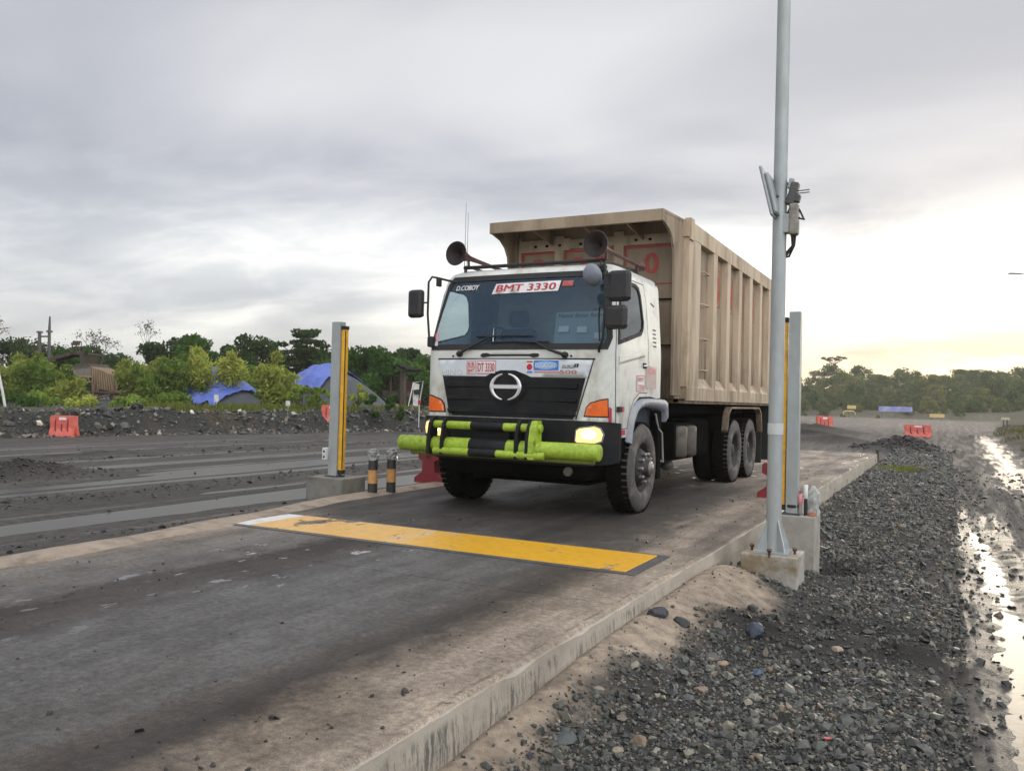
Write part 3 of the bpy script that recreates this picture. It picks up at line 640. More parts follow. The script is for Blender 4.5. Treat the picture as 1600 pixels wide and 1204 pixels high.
mb = MB(); mb.sheet(grow(ws, .032), P(.004), M_rubber, [grow(ws, -.035)], .06); mb.build('windshield_seal', cab)
# lettering on the glass
mb = MB(); rr = lambda x0, z0, x1, z1: [(x0, z0), (x1, z0), (x1, z1), (x0, z1)]
mb.sheet([(-.42, 2.535), (.475, 2.545), (.50, 2.67), (-.385, 2.66)], P(.004), M_stick, step=.1)
letter(mb, 'BMT 3330', .082, lambda a, b: cabP(a+.04, b+2.603, .008), M_crim, bold=.05, width=.80, shear=.15)
mb.build('number_plate_sticker', cab)
mb = MB(); letter(mb, 'D.COBOY', .062, lambda a, b: cabP(a-.80, b+2.63, .004), M_stick, bold=.05, width=.33, shear=.1); mb.build('name_lettering', cab)
mb = MB(); mb.sheet(rr(.52, 2.60, .66, 2.665), P(.003), M_redfade, step=.1); mb.build('red_sticker', cab)
mb = MB(); mb.sheet([(-1.12, 1.93), (-1.05, 1.93), (-1.09, 2.10), (-1.13, 2.08)], P(.004), M_pink, step=.05); mb.sheet([(-1.10, 1.915), (-1.04, 1.915), (-1.05, 1.965), (-1.09, 1.965)], P(.007), M_stick, step=.05); mb.build('corner_sticker', cab)
mb = MB(); fnc = lambda a, b: (a+.66, .40+.18*(b-2.05), b)
mb.add([fnc(-.32, 1.95), fnc(.34, 1.95), fnc(.36, 2.335), fnc(-.32, 2.325)], [(0, 1, 2, 3)], M_card)
fnt = lambda a, b: (a+.66, .39+.18*(b+2.285-2.05), b+2.285)
letter(mb, 'Hamal Bahas Rahm', .045, fnt, M_ink, width=.56, shear=.3)
for px, pz, w_ in ((-.2, 2.12, .13), (.03, 2.11, .12), (.23, 2.04, .09)):
    mb.add([(px+.66-w_/2, .385, pz-.03), (px+.66+w_/2, .385, pz-.03), (px+.66+w_/2, .40, pz+.04), (px+.66-w_/2, .40, pz+.04)], [(0, 1, 2, 3)], M_stick)
mb.build('dashboard_card', cab)
# wipers
for (px, pz, ex, ez, bx0, bx1, bz) in ((-.70, 1.815, -.30, 2.005, -.50, .24, 2.015), (.66, 1.80, .30, 1.935, -.30, .46, 1.945)):
    mb = MB(); mb.lathe([(0, -.03), (.035, -.03), (.035, .02), (0, .025)], M_rubber, cabP(px, pz, .02), (0, -1, 0), 14)
    mb.tube([cabP(px, pz, .04), cabP(px+(ex-px)*.5, pz+(ez-pz)*.45, .045), cabP(ex, ez, .035), cabP((bx0+bx1)/2, bz, .03)], [.020, .014, .012, .008], M_rubber, 8)
    mb.tube([cabP(bx0+(bx1-bx0)*k/8, bz+.006*math.sin(math.pi*k/8), .018) for k in range(9)], .0095, M_rubber, 6); mb.build('wiper', cab)
# lower front: panel, vent, grille, emblem
mb = MB(); mb.sheet([(-.955, 1.565), (-.30, 1.555), (-.20, 1.60), (.12, 1.60), (.22, 1.555), (.93, 1.562), (.985, 1.745), (.4, 1.752), (-.4, 1.752), (-1.0, 1.745)], P(.008), M_panel, step=.07); fp = mb.build('front_panel', cab)
mb = MB(); mb.sheet(rr(-1.02, 1.748, 1.01, 1.765), P(.004), M_rubber, step=.08); mb.sheet([(1.0, 1.765), (.985, 1.765), (.93, 1.56), (.79, 1.09), (.805, 1.09), (.945, 1.56)][::1][::-1], P(.005), M_rubber, step=.08)
mb.sheet([(-1.0, 1.765), (-.985, 1.765), (-.93, 1.56), (-.82, 1.09), (-.835, 1.09), (-.945, 1.56)], P(.005), M_rubber, step=.08); mb.build('panel_gap', cab)
mb = MB(); mb.sheet([(-.42, 1.80)]+[(-.42+.05*(1-math.cos(R(a))), 1.80-.028*math.sin(R(a))) for a in (30, 60, 90)]+[(-.28, 1.787), (.22, 1.787), (.27, 1.772), (.33, 1.778), (.345, 1.80), (.33, 1.818), (.27, 1.82), (.22, 1.812), (-.28, 1.812), (-.33, 1.825), (-.39, 1.822)], P(.005), M_rubber, step=.05)
mb.sheet(rr(-.26, 1.83, .20, 1.842), P(.006), M_panel, step=.05); mb.build('cowl_vent', cab)
for k, s0 in enumerate((-.80, .73)): mb = MB(); mb.lathe([(0, 0), (.012, 0), (.012, .012), (0, .014)], M_rubber, cabP(s0, 1.79, 0), (0, -1, 0), 8); mb.build('washer_nozzle', cab)
gr_ = [(-.925, 1.555), (-.85, 1.20), (-.80, 1.09), (.765, 1.09), (.82, 1.20), (.905, 1.55), (.26, 1.548), (.17, 1.585), (.05, 1.625), (-.14, 1.625), (-.26, 1.59), (-.34, 1.552)]
mb = MB(); mb.sheet(gr_, P(.012), M_black, step=.06)
for z0, z1, d in ((1.42, 1.50, .03), (1.27, 1.33, .026), (1.12, 1.19, .03)):
    k = .9; mb.prism([(.0, z0), (d, z0+.015), (d, z1-.02), (0, z1)], lambda u, v, q: cabP(q, v, .012+u), -.86+.05*(1.5-z0), .82-.05*(1.5-z0), M_black)
gri = mb.build('grille', cab)
EX, EZ = -.055, 1.435
mb = MB(); nE = 60
def eP(a, rx, rz, off): return cabP(EX+rx*math.cos(a), EZ+rz*math.sin(a), off)
mb.sheet([(EX+.245*math.cos(R(a)), EZ+.19*math.sin(R(a))) for a in range(0, 360, 10)], P(.034), M_black, step=.06); 
vs = []; fs = []
for k in range(nE+1):
    a = R(-79+158*k/nE)
    w = .018+.030*math.cos(a)**2
    vs += [eP(a, .205, .157, .042), eP(a, .205-w*.5, .157-w*.45, .056), eP(a, .205-w, .157-w*.9, .042)]
fs = [(i*3+j, (i+1)*3+j, (i+1)*3+j+1, i*3+j+1) for i in range(nE) for j in (0, 1)]
mb.add(vs, [tuple(reversed(f)) for f in fs], M_chrome, True)
mv = [(2*EX-v[0], v[1], v[2]) for v in vs]; mb.add(mv, fs, M_chrome, True)
mb.prism([(.040, EZ-.026), (.058, EZ-.018), (.058, EZ+.018), (.040, EZ+.026)], lambda u, v, q: cabP(q, v, u), EX-.185, EX+.185, M_chrome); mb.build('emblem', cab)
mb = MB(); letter(mb, 'HINO', .055, lambda a, b: cabP(a-.80, b+1.603, .013), M_chrome, bold=.01, width=.30); mb.build('maker_lettering', cab)
mb = MB(); mb.sheet(rr(-.60, 1.575, -.475, 1.735), P(.011), M_pink, step=.1); mb.sheet(rr(-.46, 1.578, -.20, 1.738), P(.011), M_pink, step=.1)
for cx, cz, w, h in ((-.5375, 1.695, .11, .062), (-.5375, 1.615, .11, .062), (-.33, 1.658, .24, .135)): mb.sheet(rr(cx-w/2, cz-h/2, cx+w/2, cz+h/2), P(.013), M_stick, step=.1)
letter(mb, 'BUB', .048, lambda a, b: cabP(a-.5375, b+1.695, .016), M_crim, bold=.01, width=.09); letter(mb, 'BMT', .048, lambda a, b: cabP(a-.5375, b+1.615, .016), M_crim, bold=.01, width=.09)
letter(mb, 'DT 3330', .10, lambda a, b: cabP(a-.33, b+1.658, .016), M_crim, bold=.012, width=.22); mb.build('fleet_number_sticker', cab)
mb = MB(); mb.sheet(rr(.19, 1.595, .275, 1.735), P(.011), M_stick, step=.1); mb.sheet([(.232+.036*math.cos(R(a)), 1.665+.036*math.sin(R(a))) for a in range(0, 360, 30)], P(.014), M_crim, step=.1)
mb.sheet(rr(.195, 1.715, .27, 1.732), P(.014), M_redfade, step=.1); mb.sheet(rr(.20, 1.598, .27, 1.618), P(.014), M_blue, step=.1)
mb.sheet(rr(.282, 1.628, .585, 1.738), P(.011), M_blue, step=.1); mb.sheet([(.435+.14*math.cos(R(a)), 1.684+.048*math.sin(R(a))) for a in range(0, 360, 20)], P(.014), mat('sticker_blue_pale', (.22, .45, .80), .4), step=.1)
letter(mb, 'DUGADORT', .055, lambda a, b: cabP(a+.43, b+1.684, .017), M_stick, bold=.02, width=.25); mb.sheet(rr(.29, 1.60, .60, 1.618), P(.011), M_pink, step=.1); mb.build('oval_sticker', cab)
mb = MB(); letter(mb, '500', .042, lambda a, b: cabP(a+.70, b+1.612, .012), M_redfade, bold=.035, width=.20); letter(mb, 'EURO', .028, lambda a, b: cabP(a+.70, b+1.675, .012), M_metald, bold=.01, width=.13, shear=.2)
mb.sheet([(.765, 1.663), (.815, 1.663), (.825, 1.703), (.775, 1.703)], P(.011), M_rubber, step=.1); letter(mb, '2', .028, lambda a, b: cabP(a+.795, b+1.683, .015), M_stick); mb.sheet(rr(.62, 1.652, .77, 1.657), P(.012), M_metald, step=.1); mb.build('model_lettering', cab)
# indicators
lamp = [(.905, 1.135), (sy(.055), 1.135), (sy(.05), 1.315), (1.10, 1.31), (.97, 1.27), (.925, 1.225)]
for sg in (1, -1):
    q = [(sg*a, b) for a, b in lamp][::sg]; mb = MB(); mb.sheet(q, P(.016), M_amber, step=.04); mb.sheet(grow(q, .014), P(.003), M_rubber, [grow(q, -.005)], .05); L = mb.build('indicator_lamp', cab)
    mb = MB(); mb.sheet([(sg*a, b) for a, b in ((sy(.07), 1.06), (sy(.10), 1.06), (sy(.10), 1.22), (sy(.07), 1.24))][::sg], P(.008), M_crim, step=.05); mb.sheet([(sg*a, b) for a, b in ((sy(.14), .93), (sy(.42), .93), (sy(.42), .985), (sy(.14), .985))][::sg], P(.006), M_crim, step=.06); mb.build('reflector_tape', cab)
    mb = MB(); mb.box((sg*1.235-.02, .17, 1.185), (sg*1.235+.02, .30, 1.245), M_rubber, .01); mb.box((sg*1.258-.004, .235, 1.19), (sg*1.258+.004, .295, 1.24), M_crim); mb.build('side_marker', cab)
    mb = MB(); mb.sheet([(sg*a, b) for a, b in ((.82, 1.075), (sy(.06), 1.075), (sy(.05), 1.115), (.86, 1.12))][::sg], P(.02), M_white, step=.05); mb.build('lamp_sill', cab)
# doors: glass, seal, gap, handle, stickers
for sg in (1, -1):
    w = win(sg); mb = MB(); mb.sheet(w, P(-.008), M_sglass, step=.1); dw = mb.build('door_window', cab)
    mb = MB(); mb.sheet(grow(w, .020), P(.004), M_rubber, [grow(w, -.022)], .05); mb.build('window_seal', cab)
    d = side_pts(sg, [(.17, .99), (.50, 1.00), (.56, 1.14), (.70, 1.32), (.90, 1.405), (1.18, 1.41), (1.22, 2.0), (1.19, 2.5), (1.12, 2.70), (.46, 2.70), (.30, 2.55), (.17, 2.0)])[::sg]
    mb = MB(); mb.sheet(grow(d, .004), P(.0015), M_rubber, [grow(d, -.005)], .05); mb.build('door_gap', cab)
    mb = MB(); mb.prism([(0, 1.80), (.012, 1.79), (.012, 1.73), (0, 1.70)], lambda u, v, q: cabP(sg*sy(.2+q*.86, 1.75), v+.13*q, u), 0, 1, M_white); mb.build('door_crease', cab)
    mb = MB(); hp = cabP(sg*sy(1.06, 1.73), 1.73, .0); mb.box((hp[0]-.012, hp[1]-.05, 1.70), (hp[0]+.014, hp[1]+.06, 1.765), M_rubber, .01)
    mb.tube([(hp[0]+sg*.01, hp[1]-.05, 1.725), (hp[0]+sg*.045, hp[1]-.03, 1.73), (hp[0]+sg*.045, hp[1]+.06, 1.74), (hp[0]+sg*.01, hp[1]+.085, 1.74)], .011, M_chrome, 8); mb.build('door_handle', cab)
    if sg > 0:
        mb = MB(); s1 = side_pts(1, [(.80, 1.42), (1.08, 1.43), (1.08, 1.62), (.80, 1.61)]); mb.sheet(s1, P(.004), M_stick, step=.1); mb.sheet(s1, P(.006), M_pink, [grow(s1, -.012)], .1)
        letter(mb, 'BMT', .05, lambda a, b: cabP(sy(.94+a, 1.55), b+1.565, .008), M_pink, bold=.01, width=.2); letter(mb, '3330', .06, lambda a, b: cabP(sy(.94+a, 1.5), b+1.475, .008), M_pink, bold=.01, width=.2)
        s2 = side_pts(1, [(1.12, 1.46), (1.52, 1.47), (1.52, 1.74), (1.12, 1.73)]); mb.sheet(s2, P(.004), mat('sticker_faded', (.52, .42, .38), .6, dirt=(.4, .33, .27), dscale=20), step=.1)
        s3 = side_pts(1, [(1.2, 1.65), (1.46, 1.65), (1.46, 1.71), (1.2, 1.71)]); mb.sheet(s3, P(.006), M_pink, step=.1); mb.build('door_sticker', cab)
mb = MB(); mb.sheet(side_pts(1, [(1.36, 2.5), (1.5, 2.47), (1.5, 2.49), (1.36, 2.52)]), P(.002), M_rubber, step=.1); mb.build('cab_vent', cab); mb = MB()
for k in range(5): mb.sheet(side_pts(1, [(1.40, 1.98+k*.05), (1.52, 1.98+k*.05), (1.52, 1.995+k*.05), (1.40, 1.995+k*.05)]), P(.003), M_interior, step=.1)
mb.build('cab_vent', cab)
# wheel-arch guards
for sg in (1, -1):
    mb = MB(); pr = []; ang = [(.47, .84), (.50, .98), (.56, 1.11), (.66, 1.22), (.80, 1.295), (.97, 1.325), (1.2, 1.335), (1.72, 1.335), (1.86, 1.30), (1.88, 1.18)]
    vs = []; 
    for y, z in ang:
        cy, cz = 1.02, .62; l = math.hypot(y-cy, z-cz); iy, iz = cy+(y-cy)*(l-.085)/l, cz+(z-cz)*(l-.085)/l
        if y > 1.3: iy, iz = y-.03*(y > 1.8), z-.12
        vs += [(sg*1.215, y, z+.012), (sg*1.275, y, z), (sg*1.285, (y+iy)/2, (z+iz)/2), (sg*1.255, iy, iz), (sg*.85, iy, iz)]
    fs = [(i*5+j, i*5+j+1, i*5+j+6, i*5+j+5) for i in range(len(ang)-1) for j in range(4)]
    mb.add(vs, fs if sg < 0 else [tuple(reversed(f)) for f in fs], M_arch, True); mb.build('wheel_arch_guard', cab)
    mb = MB(); mb.box((sg*1.19-.05, 1.55, .35), (sg*1.19+.05, 1.74, 1.20), M_dark, .03); mb.tube([(sg*1.23, 1.50, 1.16), (sg*1.235, 1.60, .98), (sg*1.24, 1.74, .92), (sg*1.245, 1.79, .55)], .014, M_arch, 6); mb.build('splash_guard', cab)
# mirrors
def mirror_pod(cx, cy, cz, w, h, m=M_mirror, nm='mirror'):
    mb = MB(); mb.box((cx-w/2, cy-.045, cz-h/2), (cx+w/2, cy+.05, cz+h/2), m, .044); mb.box((cx-w/2+.025, cy+.0505, cz-h/2+.025), (cx+w/2-.025, cy+.054, cz+h/2-.025), M_chrome); return mb
mr = mirror_pod(1.295, -.03, 2.535, .26, .335).build('wing_mirror', cab)
mb = MB(); arm = [cabP(1.0, 2.70, .02), (1.10, .02, 2.80), (1.13, -.04, 2.72), (1.14, -.05, 2.3), (1.12, -.04, 1.96), (1.07, -.02, 1.86), cabP(1.05, 1.84, .01)]
mb.tube(arm, .015, M_rubber, 8); mb.tube([(1.14, -.05, 2.66), (1.30, -.03, 2.66)], .012, M_rubber, 6); mb.tube([(1.14, -.05, 2.42), (1.30, -.03, 2.42)], .012, M_rubber, 6)
mb.tube([(1.13, -.05, 2.3), (1.05, .02, 2.32), (1.03, .06, 2.2), (1.06, .02, 1.95)], .010, M_rubber, 6); mb.build('mirror_arm', cab)
mirror_pod(1.265, -.03, 2.20, .255, .26).build('wing_mirror', cab)
mb = MB(); o = Vector((.985, -.06, 2.66)); ax = Vector((-.35, -.85, -.30)).normalized()
mb.lathe([(0, .075), (.06, .068), (.105, .035), (.128, -.01), (.118, -.03), (0, -.03)], M_mgrey, o, ax, 24); mb.tube([o+Vector((.05, .03, .02)), (1.08, .0, 2.72), (1.13, -.04, 2.72)], .018, M_rubber, 8); mb.box((.90, .0, 2.745), (1.10, .10, 2.785), M_rubber, .01)
mb.build('round_mirror', cab)
mr = mirror_pod(-1.35, .02, 2.43, .215, .345).build('wing_mirror', cab)
mb = MB(); arm = [cabP(-.98, 2.70, .02), (-1.10, .09, 2.745), (-1.155, .06, 2.755), (-1.19, .04, 2.69), (-1.185, .03, 2.3), (-1.155, .03, 2.02), cabP(-1.09, 1.93, .03)]
mb.tube(arm, .014, M_rubber, 8); mb.tube([(-1.19, .03, 2.44), (-1.30, .02, 2.44)], .011, M_rubber, 6); mb.box((-1.17, .0, 1.90), (-1.09, .09, 2.03), M_rubber, .02); mb.box((-1.10, .06, 2.64), (-1.06, .14, 2.75), M_rubber, .01); mb.build('mirror_arm', cab)
# roof rack, horns, aerials
mb = MB(); mb.tube([(-.92, .42, 2.905), (.95, .42, 2.905)], .022, M_rubber, 8); mb.tube([(.86, .42, 2.92), (.96, 1.45, 2.93)], .018, M_metald, 8); mb.tube([(-.86, .42, 2.92), (-.96, 1.45, 2.93)], .018, M_metald, 8)
for x in (-.9, .9): mb.tube([(x, .42, 2.85), (x, .42, 2.93)], .02, M_metald, 6); mb.tube([(x*1.06, 1.42, 2.83), (x*1.06, 1.42, 2.94)], .018, M_metald, 6)
mb.build('roof_rack', cab)
for hx, ex in ((-.875, -.80), (.935, 1.02)):
    mb = MB(); o = Vector((hx, .14, 3.04)); ax = (Vector((ex, 1.42, 2.975))-o).normalized()
    prof = [(.0, .12), (.03, .10), (.075, .035), (.125, .004), (.146, -.004), (.150, .004), (.142, .02), (.105, .075), (.07, .15), (.05, .22), (.033, .30), (.026, .5), (.022, .9), (.018, 1.22), (.05, 1.23), (.062, 1.27), (.05, 1.33), (0, 1.335)]
    mb.lathe(prof[4:], M_horn, o, ax, 32); mb.lathe(prof[:5], M_hornin, o, ax, 32)
    q = o+ax*.28; mb.tube([q, (q.x, q.y+.01, 2.90)], .014, M_horn, 6); q = o+ax*1.2; mb.tube([q, (q.x, q.y, 2.87)], .014, M_horn, 6)
    mb.build('air_horn', cab)
for ax_, hh in ((-.965, 3.74), (-.93, 3.62)):
    mb = MB(); mb.tube([(ax_, .5, 2.84), (ax_, .5, hh)], [.006, .0035], M_metal, 5); mb.build('antenna', cab)
# bumper with lamps
mb = MB(); bo = [(-sy(.20), .66), (-sy(.10), .62), (-.9, .58), (.9, .58), (sy(.10), .62), (sy(.20), .66), (sy(.20), 1.06), (sy(.05), 1.075), (.80, 1.08), (-.80, 1.08), (-sy(.05), 1.075), (-sy(.20), 1.06)]
mb.sheet(bo, P(.045), M_black, step=.07)
for z0, z1 in ((1.06, 1.078), (.585, .62)): mb.prism([(0, z0), (.045, z0), (.045, z1), (0, z1)], lambda u, v, q: cabP(q, v, u), -1.0, 1.0, M_black)
for sg in (1, -1): mb.box((sg*1.2-.06, .16, .62), (sg*1.2+.06, .22, 1.06), M_black, .02); mb.box((sg*1.16-.02, .2, .70), (sg*1.16+.04, .55, .86), M_dark, .02)
mb.box((-.95, .02, .42), (.95, .5, .60), M_dark, .04); mb.box((-.80, .5, .32), (.80, 2.6, .60), M_dark, .05); mb.tube([(.75, -.02, .52), (.75, -.06, .52)], .05, M_tank, 10)  # long dark underbody box added so no light passes beneath
bum = mb.build('bumper', T)
for sg in (1, -1):
    dxl = 0 if sg > 0 else .055; q = [(a+dxl, b) for a, b in [(.815, .86), (.835, .845), (1.03, .845), (1.09, .87), (1.105, .94), (1.08, 1.00), (1.03, 1.02), (.86, .995), (.825, .97)]]
    mb = MB(); mb.sheet([(sg*a, b) for a, b in q][::sg], P(.056), M_headl, step=.05); h = mb.build('headlight', bum)
    qs = [(sg*a, b) for a, b in q][::sg]; mb = MB(); mb.sheet(grow(qs, .016), P(.050), M_mgrey, [grow(qs, -.002)], .05); mb.build('headlight_rim', bum)
    mb = MB(); mb.sheet([(sg*(.965+dxl)+.085*math.cos(R(a)), .935+.052*math.sin(R(a))) for a in range(0, 360, 20)], P(.0585), mat('headlight_core', (1.0, .84, .52), .1, emit=3.5, var=0), step=.04); mb.build('headlight_bulb', bum)
# bull bar
bb = empty('bull_bar', (0, 0, 0), '', ''); del bb['label'], bb['category']; bb.parent = T
def rod(nm, x0, x1, y, z, r, m): mb = MB(); mb.lathe([(0, x0), (r*.93, x0), (r, x0+.006), (r, x1-.006), (r*.93, x1), (0, x1)], m, (0, y, z), (1, 0, 0), 28); return mb.build(nm, bb)
rod('main_tube', -1.32, 1.20, -.25, .755, .090, M_lime); rod('upper_tube', -.88, .52, -.25, .985, .046, M_lime); rod('lower_tube', -.80, .60, -.345, .69, .042, M_lime)
rod('lower_lip_tube', -1.2, 1.12, -.20, .655, .035, mat('lime_dull', (.20, .25, .05), .6, dirt=(.08, .07, .05), dscale=6))
for nm, x0, x1, y, z, r in (('black_band', -.36, .06, -.25, .985, .050), ('black_band', -.33, .02, -.345, .69, .046), ('black_band', -.36, .12, -.25, .755, .093)): rod(nm, x0, x1, y, z, r, M_black)
plate = [(-.385, .65), (-.33, .64), (-.20, .66), (-.19, 1.04), (-.21, 1.07), (-.29, 1.065), (-.34, 1.0), (-.375, .84)]
for x, w, m_, nm in ((-.87, .035, M_black, 'bracket'), (-.69, .03, M_black, 'bracket'), (.265, .035, M_black, 'bracket'), (.395, .03, M_black, 'bracket'), (.455, .075, M_lime, 'end_bracket')):
    mb = MB(); mb.prism(plate, lambda u, v, d: (d, u, v), x-w/2, x+w/2, m_); mb.build(nm, bb)
mb = MB(); mb.box((-.35, -.17, .62), (.07, -.13, 1.06), M_black, .01); mb.build('centre_plate', bb)
for x in (-.8, .45): mb = MB(); mb.box((x-.04, -.2, .70), (x+.04, .1, .82), M_dark); mb.build('mounting_arm', bb)
# chassis and running gear
mb = MB()
for x in (-.42, .42): mb.box((x-.05, .3, .78), (x+.05, 9.2, 1.05), M_dark)
for y in (1.9, 3.3, 4.6, 6.4, 8.2, 9.1): mb.box((-.4, y, .82), (.4, y+.1, 1.0), M_dark)
mb.box((-.62, .35, .48), (.62, 1.72, 1.32), M_dark, .05); mb.box((-.95, 1.75, .95), (.95, 2.5, 1.34), M_dark, .03)
for x in (-.55, .55): mb.box((x-.07, 2.5, 1.05), (x+.07, 9.3, 1.30), M_dark)
mb.box((-1.0, 2.65, 1.15), (1.0, 9.2, 1.30), M_dark)
for y in (1.02, 5.80, 7.0): mb.tube([(-1.0, y, .53), (1.0, y, .53)], .09, M_dark, 10)
for y in (5.80, 7.0): mb.lathe([(0, -.22), (.16, -.18), (.22, 0), (.16, .18), (0, .22)], M_dark, (0, y, .55), (0, 1, 0), 16)
mb.tube([(0, 1.8, .7), (0, 5.6, .58)], .05, M_dark, 8); mb.build('chassis', T)
mb = MB(); mb.box((.46, 3.75, .50), (1.02, 4.95, 1.08), M_dark, .08); mb.build('fuel_tank', T); mb = MB(); mb.box((-1.20, 2.6, .50), (-.66, 4.6, 1.08), M_dark, .08); mb.build('fuel_tank', T)
mb = MB(); mb.box((.75, 2.62, .52), (1.14, 3.55, 1.02), M_dark, .02); bx = mb.build('battery_box', T)
for y0 in (2.70, 3.18):
    mb = MB(); mb.lathe([(0, 0), (.10, 0), (.125, .03), (.125, .40), (.10, .43), (0, .43)], M_tank, (1.13, y0+.12, .56), (0, 0, 1), 20); mb.build('air_tank', bx)
mb = MB(); mb.lathe([(0, 0), (.07, .01), (.08, .1), (.07, .22), (0, .23)], M_tank, (.80, 3.3, .40), (0, 1, 0), 14); mb.build('filter', T)
tp = [(.29, .02), (.30, .0), (.36, -.012), (.44, -.006), (.50, .012), (.522, .045), (.53, .08)]
def wheel(nm, y, sg, x_out, dual=False, front=False):
    w = .28; c = Vector((sg*x_out, y, .53)); ax = (-sg, 0, 0)
    e = empty(nm, (0, 0, 0), '', ''); del e['label'], e['category']; e.parent = T; e.location = c
    mb = MB(); pr = [(r, h) for r, h in tp]+[(.53, w-.08), (.522, w-.045), (.50, w-.012), (.44, w), (.36, w), (.29, w-.02)]
    mb.lathe([q for q in pr if q[1] < .081], M_tyre, (0, 0, 0), ax, 56); mb.lathe(pr[6:], M_tread, (0, 0, 0), ax, 56)
    for k in range(44):
        a = 2*math.pi*k/44
        for hh, sh in ((.05, .02), (w-.05, -.02), (w/2, 0)):
            M4 = Matrix.Rotation(a, 4, 'X') @ Matrix.Translation((-sg*hh, 0, .531)); mb.box((-.035, -.026, -.012), (.035, .026, .007), M_tread, M=M4)
    if dual: mb.lathe([(r, h+.33) for r, h in pr], M_tread, (0, 0, 0), ax, 40)
    mb.build('tyre', e)
    mb = MB()
    if front:
        mb.lathe([(.30, .02), (.285, .03), (.275, .10), (.24, .075), (.215, .035), (.20, .015), (.15, -.02), (.11, -.03), (.10, -.075), (.085, -.09), (.0, -.092)], M_rim, (0, 0, 0), ax, 40); r0 = mb.build('rim', e)
        for k in range(10):
            a = 2*math.pi*k/10; mb = MB(); mb.lathe([(.024, .02), (.024, -.045), (.018, -.06), (0, -.062)], M_nut, (0, .165*math.cos(a), .165*math.sin(a)), ax, 6, False); mb.build('wheel_nut', e)
        mb = MB(); mb.lathe([(.085, -.085), (.08, -.1), (.06, -.1), (.055, -.115), (.0, -.12)], M_nut, (0, 0, 0), ax, 16); mb.build('hub_cap', e)
    else:
        mb.lathe([(.30, .02), (.285, .03), (.28, .17), (.24, .20), (.17, .19), (.13, .17), (.12, .06), (.10, .04), (0, .035)], M_rim, (0, 0, 0), ax, 36); r0 = mb.build('rim', e)
    return e
for sg in (1, -1):
    wheel('front_wheel', 1.0, sg, 1.255, front=True); wheel('rear_wheel', 5.80, sg, 1.25, True); wheel('rear_wheel', 7.02, sg, 1.25, True)
    mb = MB(); fe = [(5.02, .86), (5.12, 1.14), (5.28, 1.235), (7.5, 1.235), (7.68, 1.14), (7.80, .80)]
    vs = [(sg*x, y, z) for y, z in fe for x in (1.30, 1.20)]; vs += [(sg*x, y+(.02 if y > 6.4 else -.02), z+.03) for y, z in fe for x in (1.30, 1.20)]
    n_ = len(fe); fs = [(2*i, 2*i+1, 2*i+3, 2*i+2) for i in range(n_-1)]+[(2*n_+2*i, 2*n_+2*i+2, 2*n_+2*i+3, 2*n_+2*i+1) for i in range(n_-1)]+[(2*i, 2*i+2, 2*n_+2*i+2, 2*n_+2*i) for i in range(n_-1)]
    mb.add(vs, fs, M_bed)
    vs = [(sg*x, y, z+.01) for y, z in fe for x in (1.20, .60)]; mb.add(vs, fs[:n_-1], M_dark); mb.build('mudguard', T)
    mb = MB(); mb.box((sg*.95-.30, 7.98, .20), (sg*.95+.30, 8.0, 1.15), M_rubber); mb.build('mud_flap', T); mb = MB(); mb.box((sg*.95-.30, 8.75, .22), (sg*.95+.30, 8.78, 1.3), M_rubber); mb.build('mud_flap', T)
